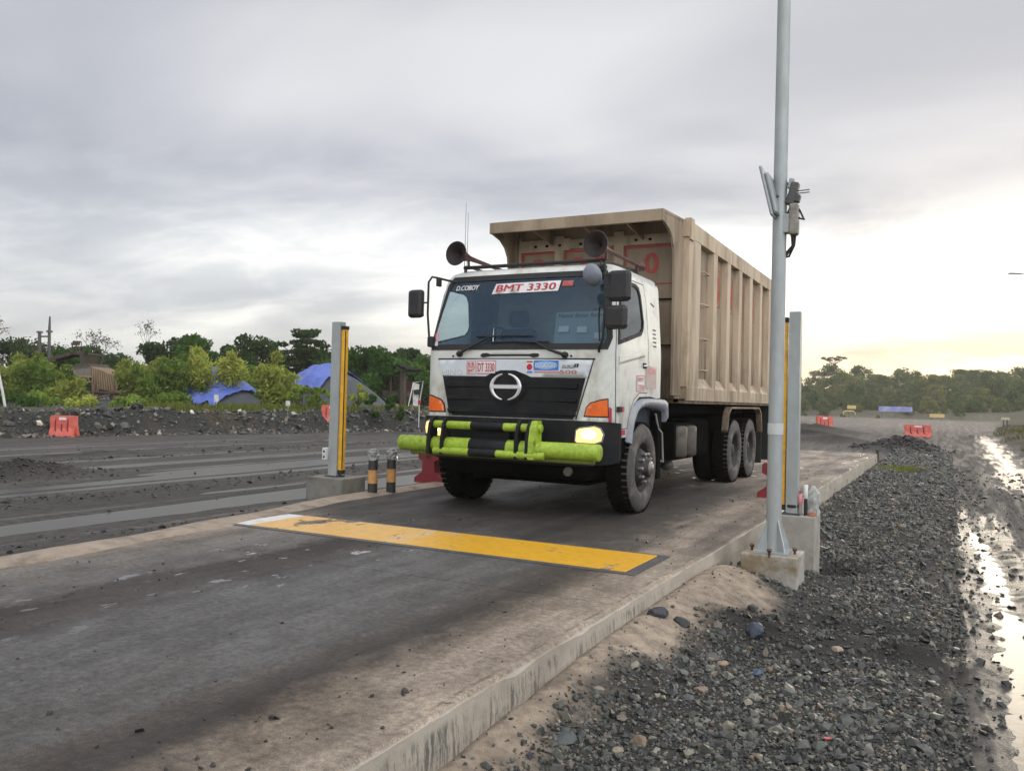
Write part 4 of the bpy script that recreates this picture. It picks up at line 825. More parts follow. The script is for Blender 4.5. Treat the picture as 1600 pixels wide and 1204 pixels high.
# tipper body
body = empty('tipper_body', (0, 0, 0), '', ''); del body['label'], body['category']; body.parent = T
BX, B0, B1, ZB, ZTT = 1.20, 2.20, 9.50, 1.36, 3.77
mb = MB()
for sg in (1, -1): mb.box((sg*BX-.025, B0+.1, ZB), (sg*BX+.025, B1, ZTT), M_bedl if False else M_bed); mb.box((sg*1.16-.03, B0+.36, 1.30), (sg*1.25+.03 if sg > 0 else sg*1.16-.03+.06, B1, 1.36), M_bed)
mb.box((-BX, B0+.36, ZB-.05), (BX, B1, ZB+.05), M_bed); mb.build('box_walls', body)
mb = MB(); mb.box((-BX, B1-.06, ZB), (BX, B1, ZTT-.1), M_bed); mb.build('tailgate', body)
for sg in (1, -1):
    # deep lower rail with a sloping upper face, and the top rail
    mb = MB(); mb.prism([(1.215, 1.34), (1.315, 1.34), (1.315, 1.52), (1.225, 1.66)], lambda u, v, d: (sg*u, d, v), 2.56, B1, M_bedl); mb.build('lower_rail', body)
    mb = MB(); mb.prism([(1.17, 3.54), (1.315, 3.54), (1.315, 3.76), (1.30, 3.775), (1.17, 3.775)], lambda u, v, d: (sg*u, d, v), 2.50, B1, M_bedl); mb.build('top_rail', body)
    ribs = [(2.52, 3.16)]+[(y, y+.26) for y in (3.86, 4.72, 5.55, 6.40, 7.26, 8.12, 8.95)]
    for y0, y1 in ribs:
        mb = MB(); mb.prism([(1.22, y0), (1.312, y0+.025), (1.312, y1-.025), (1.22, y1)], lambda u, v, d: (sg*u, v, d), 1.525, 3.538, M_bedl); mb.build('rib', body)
    for z in (1.78, 2.23, 2.72, 3.18):
        mb = MB(); mb.tube([(sg*1.22, 3.36, z), (sg*1.30, 3.36, z), (sg*1.30, 3.68, z), (sg*1.22, 3.68, z)], .011, M_bedl, 6); mb.build('ladder_rung', body)
    for k, ch in enumerate('BMT33'):
        mb = MB()
        yc = (3.86+4.72)/2+.13+k*.845+.02; wdt = .30
        ff = lambda a, b, yc=yc: (sg*1.2285, yc+sg*a, b+3.08)
        letter(mb, ch, .42, ff, M_red if k < 2 else M_redfade, bold=.06, width=.20)
        for z in (3.36, 2.80): mb.box((sg*1.228-.002, yc-.17, z), (sg*1.228+.002, yc+.17, z+.016), M_redfade)
        for q in (-.17, .155): mb.box((sg*1.2275-.0015, yc+q, 2.80), (sg*1.2275+.0015, yc+q+.015, 3.36), M_redfade)
        if k >= 2:
            letter(mb, '30'[k % 2], .34, lambda a, b, yc=yc: (sg*1.2285, yc+sg*a, b+2.45), M_redfade, bold=.05, width=.16)
            for z in (2.22, 2.70): mb.box((sg*1.228-.002, yc-.17, z), (sg*1.228+.002, yc+.17, z+.014), M_redfade)
        mb.build('side_letter', body)
# front wall with three framed panels and the number
FY = 2.42
mb = MB(); mb.box((-BX, FY, ZB), (BX, FY+.05, 3.74), M_bed); mb.build('front_wall', body)
mb = MB()
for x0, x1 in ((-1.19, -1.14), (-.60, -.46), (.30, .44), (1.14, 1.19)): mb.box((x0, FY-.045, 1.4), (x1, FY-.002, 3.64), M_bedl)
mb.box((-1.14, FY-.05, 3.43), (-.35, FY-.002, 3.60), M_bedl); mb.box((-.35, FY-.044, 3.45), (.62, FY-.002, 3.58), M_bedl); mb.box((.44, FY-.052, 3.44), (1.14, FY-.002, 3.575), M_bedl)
for z in (2.70, 2.08): mb.box((-1.14, FY-.04, z), (1.14, FY-.002, z+.10), M_bed); mb.box((-1.14, FY-.041, z-.012), (1.14, FY-.03, z-.002), M_dark)
for x in (-.9, -.72, -.52, .0, -.2, .62, .82): mb.box((x-.02, FY-.06, 3.49), (x+.02, FY-.045, 3.52), M_dark)
mb.build('front_frame', body)
mb = MB()
for x0, x1 in ((-1.13, -.61), (-.45, .29), (.45, 1.13)):
    for a in ((x0, 3.40, x1, 3.43), (x0, 2.90, x1, 2.915)): mb.box((a[0], FY-.008, a[1]), (a[2], FY-.003, a[3]), M_red)
    mb.box((x0, FY-.0085, 2.9), (x0+.025, FY-.0035, 3.41), M_red)
mb.build('red_border', body)
for x, ch in ((-.86, '3'), (-.24, '3'), (.10, '3'), (.83, '0')): mb = MB(); letter(mb, ch, .285, lambda a, b, x=x: (x+a, FY-.006, b+3.185), M_red, bold=.05, width=.185); mb.build('painted_digit', body)
# canopy over the cab: fascia, curved soffit and cheek plates
prof = [(1.62, 3.72), (1.62, 3.585), (1.66, 3.575), (1.88, 3.53), (2.02, 3.45), (2.11, 3.33), (2.15, 3.15), (2.17, 2.8), (2.18, 1.40), (2.56, 1.40), (2.56, 3.77)]
for sg in (1, -1): mb = MB(); mb.prism(prof, lambda u, v, d: (sg*d, u, v), 1.20, 1.235, M_bed); mb.build('cheek_plate', body)
mb = MB(); mb.prism([(1.60, 3.725), (1.60, 3.58), (1.64, 3.575), (1.66, 3.69), (2.56, 3.745), (2.56, 3.775)], lambda u, v, d: (d, u, v), -1.24, 1.24, M_bed); mb.build('canopy', body)
for x in (-.62, .12, .72): mb = MB(); mb.prism([(1.64, 3.69), (1.64, 3.60), (2.38, 3.50), (2.38, 3.73)], lambda u, v, d: (d, u, v), x-.012, x+.012, M_bed); mb.build('canopy_gusset', body)
mb = MB(); mb.box((.75, 1.75, 3.60), (.95, 1.82, 3.64), M_dark); mb.build('canopy_bracket', body)
mb = MB(); mb.box((1.245, 2.54, 3.50), (1.335, 2.72, 3.80), M_bedl, .01); mb.build('corner_cap', body)

# ------------------------------------------------------------------ posts, poles, barriers
def ground_z(x, y): return float(terrain(np.array([x]), np.array([y]))[0])
# galvanised mast beside the slab
p0 = at(1208, 862, 7.45); MX, MY, MZ = p0
mast = empty('light_mast', (MX, MY, MZ), 'tall galvanised steel mast on a stained concrete footing beside the slab', 'pole')
bzl = ground_z(MX, MY)-.25-MZ
mb = MB(); mb.box((-.245, -.19, bzl), (.235, .24, 0), M_conc, .012); 
blk = mb.build('footing', mast); blk.data.materials.clear()
mm = mat('footing_stained', (.40, .37, .33), .85, dirt=(.20, .145, .07), dscale=2.2, damt=.85, bump=.35, bscale=25, drange=(.42, .6)); blk.data.materials.append(mm)
mb = MB(); mb.lathe([(.066, .02), (.062, 2.5), (.056, 5.2), (.050, 7.2), (0, 7.2)], M_metal, (0, 0, 0), (0, 0, 1), 24); mb.build('shaft', mast)
mb = MB(); mb.box((-.15, -.15, .002), (.15, .15, .02), M_metal); mb.build('base_plate', mast)
for a in (45, 135, 225, 315):
    M4 = Matrix.Rotation(R(a), 4, 'Z'); mb = MB(); mb.prism([(.055, .02), (.17, .02), (.15, .09), (.062, .30)], lambda u, v, d: (M4 @ Vector((u, d, v)))[:], -.006, .006, M_metal); mb.build('gusset', mast)
    M4 = Matrix.Rotation(R(a+45), 4, 'Z'); q = M4 @ Vector((.185, 0, 0)); mb = MB(); mb.lathe([(.011, -.02), (.011, .055), (.02, .055), (.02, .03), (.0, .06)], mat('bolt_rust', (.12, .07, .045), .7), q, (0, 0, 1), 8); mb.build('anchor_bolt', mast)
def on_mast(u, v): return Vector(at(u, v, 7.45)-p0)
mb = MB(); a, b_ = on_mast(1193, 266), on_mast(1211, 342); ax = (b_-a).normalized(); mid = (a+b_)/2; Lh = (b_-a).length/2
sd_ = ax.cross(Vector((0, 1, 0))).normalized(); M4 = Matrix((( ax.x, 0, sd_.x, mid.x), (ax.y, 1, sd_.y, mid.y), (ax.z, 0, sd_.z, mid.z), (0, 0, 0, 1)))
mb.box((-Lh, -.17, -.012), (Lh, .17, .012), M_metal, .011, M4); mb.box((-Lh*.75, -.12, .012), (Lh*.9, .12, .05), M_metal, .015, M4); mb.build('panel_antenna', mast)
mb = MB(); mb.tube([mid, (mid.x+.12, 0, mid.z-.02)], .02, M_metald, 8); mb.build('panel_bracket', mast)
c1 = on_mast(1234, 345); mb = MB(); mb.box((c1.x-.075, -.05, c1.z-.11), (c1.x+.0, .05, c1.z+.06), M_metal, .008); mb.box((c1.x-.005, -.06, c1.z-.13), (c1.x+.075, .06, c1.z+.15), mat('box_grey', (.30, .29, .25), .6, dirt=(.12, .11, .09), dscale=9, damt=.7), .02); mb.build('junction_box', mast)
c2 = on_mast(1239, 303); mb = MB(); M4 = Matrix.Translation(c2) @ Matrix.Rotation(R(14), 4, 'Y'); mb.box((-.035, -.05, -.10), (.035, .05, .10), M_metald, .012, M4); mb.box((-.06, -.03, .04), (-.02, .03, .13), M_metal, .006, M4); mb.box((.02, -.035, -.07), (.075, .035, .0), M_metald, .012, M4)
for dz_ in (.0, .022): mb.tube([c2+Vector((.03, 0, dz_)), c2+Vector((.14, .01, dz_+.006))], .005, M_metald, 5)
mb.build('camera_head', mast)
mb = MB(); mb.box((c2.x-.10, -.02, c2.z-.03), (c2.x-.02, .02, c2.z+.0), M_metal); mb.box((c2.x-.10, -.02, c2.z+.08), (c2.x-.03, .02, c2.z+.105), M_metald); mb.build('camera_bracket', mast)
mb = MB()
for k, o in enumerate((0, .016, -.014)):
    z0 = c1.z
    mb.tube([(c1.x+.03+o, .01*k, z0-.13), (c1.x+.03+o*.5, .01*k, z0-.22), (c1.x-.02+o, .01*k, z0-.30-o), (c1.x-.10, .01*k, z0-.31-o)], .011, M_rubber, 6)
mb.build('cable', mast); mb = MB(); mb.tube([c2+Vector((-.01, 0, -.10)), c2+Vector((-.04, 0, -.17)), c2+Vector((-.09, .02, -.24))], .012, M_rubber, 6)
mb.tube([c2+Vector((.0, 0, -.10)), c2+Vector((.06, 0, -.15)), c2+Vector((.10, 0, -.24)), c1+Vector((.075, 0, .02))], .010, M_rubber, 6); mb.build('cable', mast)
mb = MB(); mb.lathe([(.068, 0), (.0685, .10)], mat('tape_pale', (.55, .58, .57), .5), (0, 0, on_mast(1214, 668).z-.06), (0, 0, 1), 24); mb.build('tape_band', mast)

def sensor_post(pos, zt, label, ysg, wide, blk_lo, blk_hi, bm, strip):
    x, y, z = pos; e = empty('sensor_post', (x, y, z), label, 'sensor post', 'axle sensor posts either side of the slab')
    mb = MB(); mb.box(blk_lo, blk_hi, bm, .01); mb.build('footing', e)
    w = wide/2; mb = MB(); mb.prism([(-w, -.055), (w, -.055), (w, .055), (-w, .055)], lambda u, v, d: (u, v, d), .0, zt, M_metal)
    mb.prism([(-w-.003, -.058), (-w+.014, -.058), (-w+.014, .058), (-w-.003, .058)], lambda u, v, d: (u, v, d), .03, zt-.0, M_metal); mb.build('channel', e)
    mb = MB(); mb.box((-w-.03, -.09, .002), (w+.03, .09, .018), M_metald); mb.prism([(-w-.028, .018), (-w, .018), (-w, .16)], lambda u, v, d: (u, d, v), -.008, .008, M_metal); mb.build('base_plate', e)
    x0, x1 = strip; zb = .06; mb = MB(); mb.box((x0, -.03, zb+.03), (x1, .045, zt-.10), M_yel, .006); sb = mb.build('light_curtain', e)
    mb = MB(); mb.box((min(x0, x1)-.004, -.036, zb-.02), (max(x0, x1)+.004, .05, zb+.03), M_rubber); mb.build('end_cap', e); mb = MB(); mb.box((min(x0, x1)-.004, -.036, zt-.10), (max(x0, x1)+.004, .05, zt-.055), M_rubber); mb.build('end_cap', e)
    mb = MB(); s_ = 1 if x0 > 0 else -1; xe = x1 if s_ > 0 else x0; mb.box((xe-.004*(s_ < 0), -.0295, zb+.05), (xe+.004*(s_ > 0), -.012, zt-.12), M_rubber); mb.build('lens_strip', e)
    for zz in (zt-.07, zb+.01, zt*.55): mb = MB(); mb.box((min(x0*.6, x0), -.015, zz), (max(x0*.6, x0), .03, zz+.02), M_metald); mb.build('clamp', e)
    return e
p = at(523, 744, 11.1); zt = at(531, 503, 11.1)[2]-p[2]
e = sensor_post(p, zt, 'grey sensor post with yellow light curtain on a wet concrete block left of the truck', 1, .135, (-.28, -.24, ground_z(p[0], p[1])-.2-p[2]), (.31, .26, 0), M_concw, (.072, .130))
mb = MB(); mb.box((-.145, -.10, .22), (-.075, -.02, .38), M_wpaint, .008)
for zz in (.26, .33): mb.lathe([(0, -.002), (.016, -.002), (.016, .012)], M_rubber, (-.11, -.10, zz), (0, 1, 0), 10)
mb.build('reflector_box', e)
p = at(1238, 803, 8.25); zt = at(1246, 487, 8.25)[2]-p[2]
e = sensor_post(p, zt, 'grey sensor post with yellow light curtain standing just behind the tall mast', -1, .105, (-.12, -.10, ground_z(p[0], p[1])-.25-p[2]), (.225, .30, 0), M_conc, (-.128, -.072))
mb = MB(); mb.lathe([(.062, .07), (.072, .075), (.074, .09), (.064, .10)], M_rubber, (0, 0, 0), (0, 0, 1), 20); mb.build('rubber_ring', e)
cx = p[0]; cy = p[1]; cz = p[2]
for dx_, hh, r_, lb in ((.125, .30, .016, 'white capped conduit stub on the concrete block behind the mast'), (.075, .20, .019, 'short pink banded pipe stub on the concrete block behind the mast')):
    e = empty('conduit_stub', (cx+dx_, cy-.02, cz), lb, 'pipe', 'pipe stubs on the sensor footing')
    mb = MB(); mb.lathe([(r_, 0), (r_, hh*.62)], M_rubber if hh > .25 else mat('pipe_grey', (.28, .26, .24), .6), (0, 0, 0), (0, 0, 1), 12); mb.build('pipe', e)
    mb = MB(); mb.lathe([(r_+.004, hh*.55), (r_+.006, hh*.62), (r_+.006, hh), (0, hh)], M_wpaint if hh > .25 else M_pink, (0, 0, 0), (0, 0, 1), 12); mb.build('cap', e)
mb = MB(); vs, fs = [], []
for j in range(9):
    for k in range(14):
        a = 2*math.pi*k/14; rr_ = (.062 if j < 7 else .062-.022*(j-6))*(1+.35*mnoise.noise(Vector((math.cos(a)*2, math.sin(a)*2, j*.6)))); vs.append((rr_*math.cos(a), rr_*math.sin(a)*.9, j*.036*(1+.1*mnoise.noise(Vector((k, j, 3))))))
fs = [(j*14+k, j*14+(k+1) % 14, (j+1)*14+(k+1) % 14, (j+1)*14+k) for j in range(8) for k in range(14)]+[tuple(range(8*14, 9*14))]
mb.add(vs, fs, mat('bag_white', (.42, .42, .40), .4, dirt=(.2, .19, .17), dscale=14, damt=.6)); tag(mb.build('wrapped_box', None, (cx+.185, cy+.05, cz+.002)), 'crumpled clear plastic wrapped box on the footing behind the mast', 'wrapped box')
mb = MB(); mb.box((-.025, -.012, 0), (.025, .018, .042), mat('brick_orange', (.50, .20, .09), .8, dirt=(.3, .2, .13), dscale=20), .006); tag(mb.build('brick_chip', None, (cx+.195, cy-.065, cz+.003)), 'small orange brick chip on the corner of the sensor footing', 'brick')
# striped bollards
for u, v, lab in ((584, 772, 'black bollard with orange band and plastic bag top, nearer the sensor post'), (612, 770, 'black bollard with orange band and plastic bag top, nearer the truck bumper')):
    q = (-6.70, 8.90, .022) if u < 600 else (-6.62, 9.20, .022); e = empty('bollard', (q[0], q[1], q[2]), lab, 'bollard', 'bagged bollards on the left kerb')
    mb = MB(); mb.lathe([(.062, -.02), (.062, .125)], M_bolb, (0, 0, 0), (0, 0, 1), 20); mb.build('black_base', e); mb = MB(); mb.lathe([(.062, .30), (.062, .54), (.05, .56), (0, .565)], M_bolb, (0, 0, 0), (0, 0, 1), 20); mb.build('post', e)
    mb = MB(); mb.lathe([(.0635, .125), (.0635, .30)], M_bolo, (0, 0, 0), (0, 0, 1), 20); mb.build('orange_band', e)
    mb = MB(); vs = []
    for j in range(8):
        for k in range(16):
            a = 2*math.pi*k/16; zz = .425+.022*j; rr_ = (.072 if j < 6 else .078-.028*(j-5))*(1+.22*mnoise.noise(Vector((math.cos(a)*2.5+u, math.sin(a)*2.5, j*.8)))); vs.append((rr_*math.cos(a), rr_*math.sin(a), zz))
    mb.add(vs, [(j*16+k, j*16+(k+1) % 16, (j+1)*16+(k+1) % 16, (j+1)*16+k) for j in range(7) for k in range(16)]+[tuple(range(112, 128))], M_bag); mb.build('plastic_bag', e)
# crimson water barriers seen end-on on the slab
def end_barrier(pos, L, s, label):
    e = empty('water_barrier', pos, label, 'barrier', 'crimson water barriers on the slab')
    mb = MB(); prof = [(-.30, 0), (.30, 0), (.30, .09), (.14, .20), (.125, .40), (.22, .44), (.22, .60), (.18, .63), (-.18, .63), (-.22, .60), (-.22, .44), (-.125, .40), (-.14, .20), (-.30, .09)]
    mb.prism([(a*s, b*s) for a, b in prof], lambda u, v, d: (u, d, v), 0, L, M_crbar); mb.build('shell', e)
    mb = MB(); mb.box((-.05*s, -.012, .46*s), (.05*s, -.001, .56*s), M_slot); mb.build('coupling', e)
q = at(668, 765, 12.6); end_barrier((q[0], q[1], .0), 1.0, .82, 'crimson plastic water barrier standing left of the truck bumper'); 
q = at(1215, 784, 11.7); end_barrier((q[0]-.05, q[1], .0), .8, .78, 'crimson plastic barrier half hidden behind the mast on the right of the slab')
# orange-red barriers along the roads
def slot_barrier(u, v, d, wid, hgt, rz, label):
    q = at(u, v, d); e = empty('road_barrier', (q[0], q[1], ground_z(q[0], q[1])-.02), label, 'barrier', 'orange red road barriers', rz)
    mb = MB(); w = wid/2; prof = [(-.20, 0), (.20, 0), (.20, .10*hgt), (.10, .42*hgt), (.07, hgt), (-.07, hgt), (-.10, .42*hgt), (-.20, .10*hgt)]
    mb.prism(prof, lambda a, b, x: (x, a, b), -w, w, M_barr)
    mb.box((-w-.05, -.05, .62*hgt), (-w, .05, .94*hgt), M_barr); mb.box((w, -.05, .15*hgt), (w+.05, .05, .5*hgt), M_barr); mb.build('shell', e)
    for k, (x0, z0) in enumerate(((-.26, .30), (0, .30), (.24, .30))):
        x0 *= wid; zz1 = .84 if k != 1 else .62
        fy = lambda zz: -(.20+(zz-.10)/(.32)*(-.10)) if zz < .42 else -(.10-.03*(zz-.42)/.58)
        mb = MB(); pts = [(x0+.03*wid, fy(.3)-.006, .3*hgt), (x0-.02*wid, fy(.36)-.006, .36*hgt), (x0-.03*wid, fy(.5)-.006, .5*hgt), (x0-.03*wid, fy(zz1)-.006, zz1*hgt)]
        mb.tube(pts, .022*wid, M_slot, 6); mb.build('slot', e)
    mb = MB(); mb.box((-w*.3, -.0995, .80*hgt), (w*.28, -.076, .92*hgt), M_stick); mb.build('label_plate', e)
    for s_ in (-.6, .5): mb = MB(); mb.box((s_*w-.06, -.205, .0), (s_*w+.06, .205, .04), M_slot); mb.build('fork_pocket', e)
slot_barrier(100, 679, 27.6, .86, .72, R(22), 'orange red plastic barrier with slots at the foot of the rubble bank, far left')
slot_barrier(519, 671, 36.5, .9, .78, R(22), 'orange red barrier mostly hidden behind the left sensor post')
slot_barrier(1288, 671, 57, 1.1, 1.0, R(35), 'faded red barrier among the mud heaps just right of the right sensor post')
slot_barrier(1434, 684, 47.5, 1.35, .72, R(8), 'wide red barrier with white end on the road beyond the black mud heap')

# ------------------------------------------------------------------ foliage
def leaf_mat(name, k=1.0):
    m = bpy.data.materials.new(name); m.use_nodes = True; nt = m.node_tree; g = G(nt); nt.nodes.remove(nt.nodes['Principled BSDF']); o = nt.nodes['Material Output']
    a = N(nt, 'ShaderNodeAttribute', attribute_name='tint'); oi = N(nt, 'ShaderNodeObjectInfo')
    c = g.mix(1.0, a.outputs['Color'], g.mix(oi.outputs['Random'], (.78*k, .82*k, .8*k), (1.2*k, 1.15*k, 1.1*k)), 'MULTIPLY')
    d = N(nt, 'ShaderNodeBsdfDiffuse'); t = N(nt, 'ShaderNodeBsdfTranslucent'); x = N(nt, 'ShaderNodeMixShader'); x.inputs[0].default_value = .45
    g.lk(c, d.inputs[0]); g.lk(c, t.inputs[0]); g.lk(d.outputs[0], x.inputs[1]); g.lk(t.outputs[0], x.inputs[2]); g.lk(x.outputs[0], o.inputs[0]); return m
M_leaf = leaf_mat('foliage')
def quads_mesh(name, V, Cq, m):
    """V (n,4,3) quads, Cq (n,3) colours"""
    n = len(V); me = bpy.data.meshes.new(name); me.vertices.add(n*4); me.vertices.foreach_set('co', V.reshape(-1).astype(np.float32))
    me.loops.add(n*4); me.loops.foreach_set('vertex_index', np.arange(n*4, dtype=np.int32)); me.polygons.add(n)
    me.polygons.foreach_set('loop_start', np.arange(n, dtype=np.int32)*4); me.polygons.foreach_set('loop_total', np.full(n, 4, np.int32))
    ca = me.color_attributes.new('tint', 'FLOAT_COLOR', 'POINT'); ca.data.foreach_set('color', np.repeat(np.concatenate([Cq, np.ones((n, 1))], 1), 4, 0).reshape(-1).astype(np.float32))
    me.update(); me.validate(); me.materials.append(m); return me
def leaves(ctr, size, droop=0.0, aspect=.5, flat=0.0):
    n = len(ctr); d = rng.normal(size=(n, 3)); d[:, 2] *= (1-flat); d[:, 2] -= droop; d /= np.linalg.norm(d, axis=1, keepdims=True)
    r = rng.normal(size=(n, 3)); s = np.cross(d, r); s /= np.linalg.norm(s, axis=1, keepdims=True)
    L = size*rng.uniform(.6, 1.35, (n, 1)); w = L*aspect
    return np.stack([ctr-d*L/2, ctr+s*w/2, ctr+d*L/2, ctr-s*w/2], 1)
def tints(n, col, var, ctr=None):
    c = np.array(col)*rng.uniform(1-var, 1+var, (n, 1))*np.array([1, 1, 1])
    c[:, 0] *= rng.uniform(.85, 1.2, n)
    if ctr is not None: c *= (.7+.6*fbm(ctr[:, 0]*1.1+31, ctr[:, 2]*1.1+ctr[:, 1]*.7+31, 3))[:, None]
    return c
def crown_clumps(h, r, nclump, zlo=.35, seed=0, squash=.8):
    rg = np.random.default_rng(seed); o = []
    for k in range(nclump):
        t = rg.uniform(0, 1); z = h*(zlo+(1-zlo)*t**.85); prof = math.sin(math.pi*min(1, .18+.82*t)*.93)**.7
        a = rg.uniform(0, 6.28); q = r*prof*math.sqrt(rg.uniform(.15, 1)); o.append((q*math.cos(a), q*math.sin(a), z, r*rg.uniform(.22, .42), squash))
    return o
def tree_parts(name, h, r, col, nclump=26, per=150, lsize=.26, seed=0, zlo=.35, trunk=.10, clumps=None, droop=.15, aspect=.55, flat=0.0, lean=0.0, bark=None):
    """meshes of a trunk with limbs and a crown of leaf clumps"""
    rg = np.random.default_rng(seed+99); cl = clumps or crown_clumps(h, r, nclump, zlo, seed)
    P_, C_ = [], []
    for (x, y, z, s, q) in cl:
        d = rg.normal(size=(per, 3)); d /= np.linalg.norm(d, axis=1, keepdims=True); rad = rg.uniform(.35, 1.0, (per, 1))**.6
        p = np.array([x, y, z])+d*rad*np.array([s, s, s*q]); P_.append(p); C_.append(np.full(per, rg.uniform(.72, 1.3)))
    P_ = np.concatenate(P_); C_ = np.concatenate(C_)
    me = quads_mesh(name+'_crown', leaves(P_, lsize, droop, aspect, flat), tints(len(P_), col, .25, P_)*C_[:, None], M_leaf)
    mb = MB(); top = h*.82; mb.tube([(0, 0, -.4), (lean*.3, 0, h*.25), (lean*.6, .03*h, h*.5), (lean, 0, top)], [trunk*1.25, trunk, trunk*.7, trunk*.2], bark or M_wood, 7)
    for (x, y, z, s, q) in cl[::max(1, len(cl)//9)]:
        z0 = max(h*.12, z-.5*math.hypot(x, y)-.3*s); k = min(1, z0/top)*lean; mb.tube([(k, 0, z0), (k+(x-k)*.5, y*.5, z0+(z-z0)*.4), (x, y, z)], [trunk*.5, trunk*.32, trunk*.12], bark or M_wood, 5)
    return mb, me
def place_tree(parts, loc, label, cat='tree', group=None, name='tree', sc=1.0, rz=0.0, crown='crown'):
    mb, me = parts; e = empty(name, loc, label, cat, group, rz); e.scale = (sc, sc, sc)
    mb.build('trunk', e); o = bpy.data.objects.new(crown, me); COL.objects.link(o); o.parent = e; return e
def bamboo_parts(name, h, w, col, nst=14, per=300, seed=0, lsize=.3):
    rg = np.random.default_rng(seed); P_ = []; mb = MB(); D = []
    for k in range(nst):
        a = rg.uniform(0, 6.28); q = w*.5*math.sqrt(rg.uniform(.02, 1)); hh = h*rg.uniform(.5, 1.0)*(1.06-.42*q/(w*.5)); b = rg.uniform(.1, .4)*w*.5
        pts = [np.array([q*.55*math.cos(a), q*.55*math.sin(a), -.3])]
        for t in (.35, .7, .9, 1.0): pts.append(np.array([(q*(.55+.45*t)+b*t**3)*math.cos(a), (q*(.55+.45*t)+b*t**3)*math.sin(a), hh*(t-.12*max(0, t-.8)**1.0*2)]))
        mb.tube([tuple(p) for p in pts], [.035, .028, .018, .010, .004], mat('bamboo_stem', (.16, .17, .06), .6), 5, False)
        t = rg.uniform(.12, 1, per)**.8; i = np.clip((t*4).astype(int), 0, 3); f = (t*4-i)[:, None]; pp = np.array(pts)
        p = pp[i]*(1-f)+pp[i+1]*f+rg.normal(size=(per, 3))*np.array([.30, .30, .22])*(h/4)*(1.2-.8*t)[:, None]; P_.append(p)
    P_ = np.concatenate(P_); return mb, quads_mesh(name, leaves(P_, lsize, .55, .30), tints(len(P_), col, .3, P_), M_leaf)
def base_at(u, d, dz=-.1):
    q = at(u, 620, d); return (q[0], q[1], ground_z(q[0], q[1])+dz)
def height_to(u, v, d, b): return at(u, v, d)[2]-b[2]
GD, GM, GL, GY = (.048, .090, .032), (.070, .150, .034), (.19, .28, .06), (.33, .38, .09)
left = [  # u, top v, depth, half width m, colour, kind, label
 (28, 548, 46, 1.7, GY, 'b', 'broad clump of yellow green bamboo at the left edge of the picture'),
 (72, 556, 44, 1.3, GL, 'b', 'green bamboo clump below the two linked poles'),
 (108, 584, 43, .8, GY, 'b', 'low yellow green bamboo clump in front of the conveyor'),
 (222, 548, 47, 1.35, GY, 'b', 'bamboo clump right of the tan hopper'),
 (266, 552, 44, 1.5, GL, 'b', 'wide green bamboo clump between the hopper and the first blue tarp'),
 (332, 541, 45, 1.5, GY, 'b', 'tall yellow green bamboo standing in front of the smaller blue tarp'),
 (432, 556, 41, .85, GY, 'b', 'slender upright yellow green bamboo left of the larger blue tarp'),
 (4, 556, 48, 1.4, GL, 'b', 'green bamboo cut by the left edge behind the leaning white post'),
 (52, 560, 49, 1.4, GY, 'b', 'yellow green bamboo just left of the two linked poles'),
 (246, 562, 49, 1.3, GY, 'b', 'yellow green bamboo left of the wide green clump, right of the hopper'),
 (300, 556, 49, 1.3, GL, 'b', 'green bamboo behind and left of the tall yellow bamboo'),
 (374, 566, 50, 1.1, GL, 'b', 'green bamboo behind the right end of the smaller blue tarp'),
 (36, 538, 66, 2.6, GD, 't', 'dark rounded tree behind the bamboo at the left edge'),
 (112, 552, 60, 2.2, GM, 't', 'tree behind the railed conveyor head'),
 (152, 552, 66, 2.4, GD, 't', 'dark tree behind the right end of the conveyor'),
 (262, 540, 62, 2.4, GD, 't', 'dark tree behind the wide green bamboo clump'),
 (300, 536, 58, 1.9, GM, 't', 'mid green tree behind the tall yellow bamboo, on its left'),
 (362, 546, 60, 2.2, GD, 't', 'dark tree rising behind the smaller blue tarp'),
 (397, 538, 57, 2.1, GD, 't', 'tall dark green tree between the two blue tarps'),
 (500, 556, 60, 2.4, GD, 't', 'low dark tree just left of the sensor post'),
 (540, 556, 58, 2.2, GM, 't', 'bright green round tree behind the left sensor post'),
 (572, 554, 52, 2.0, GM, 't', 'bright leafy round tree just right of the left sensor post'),
 (606, 566, 64, 2.5, GD, 't', 'dark tree behind the open shelter roof'),
 (637, 551, 66, 1.5, GD, 't', 'thin topped tree rising behind the shelter'),
 (655, 566, 62, 2.3, GM, 't', 'green tree beside the left side of the cab'),
 (690, 566, 64, 2.6, GD, 't', 'dark tree behind the truck cab'),
]
for i, (u, v, d, r, col, kind, lab) in enumerate(left):
    b = base_at(u, d); h = height_to(u, v, d, b)
    if kind == 'b': place_tree(bamboo_parts('bamboo_leaves', h*1.16, r*2, col, 22, 330, seed=i, lsize=.27), b, lab, 'bamboo', 'bamboo clumps on the left bank', 'bamboo_clump', crown='foliage')
    else: place_tree(tree_parts('broadleaf', h*1.03, r, col, 34, 150, .30, seed=i, zlo=.18), b, lab, 'tree', 'broadleaf trees on the left', 'broadleaf_tree')
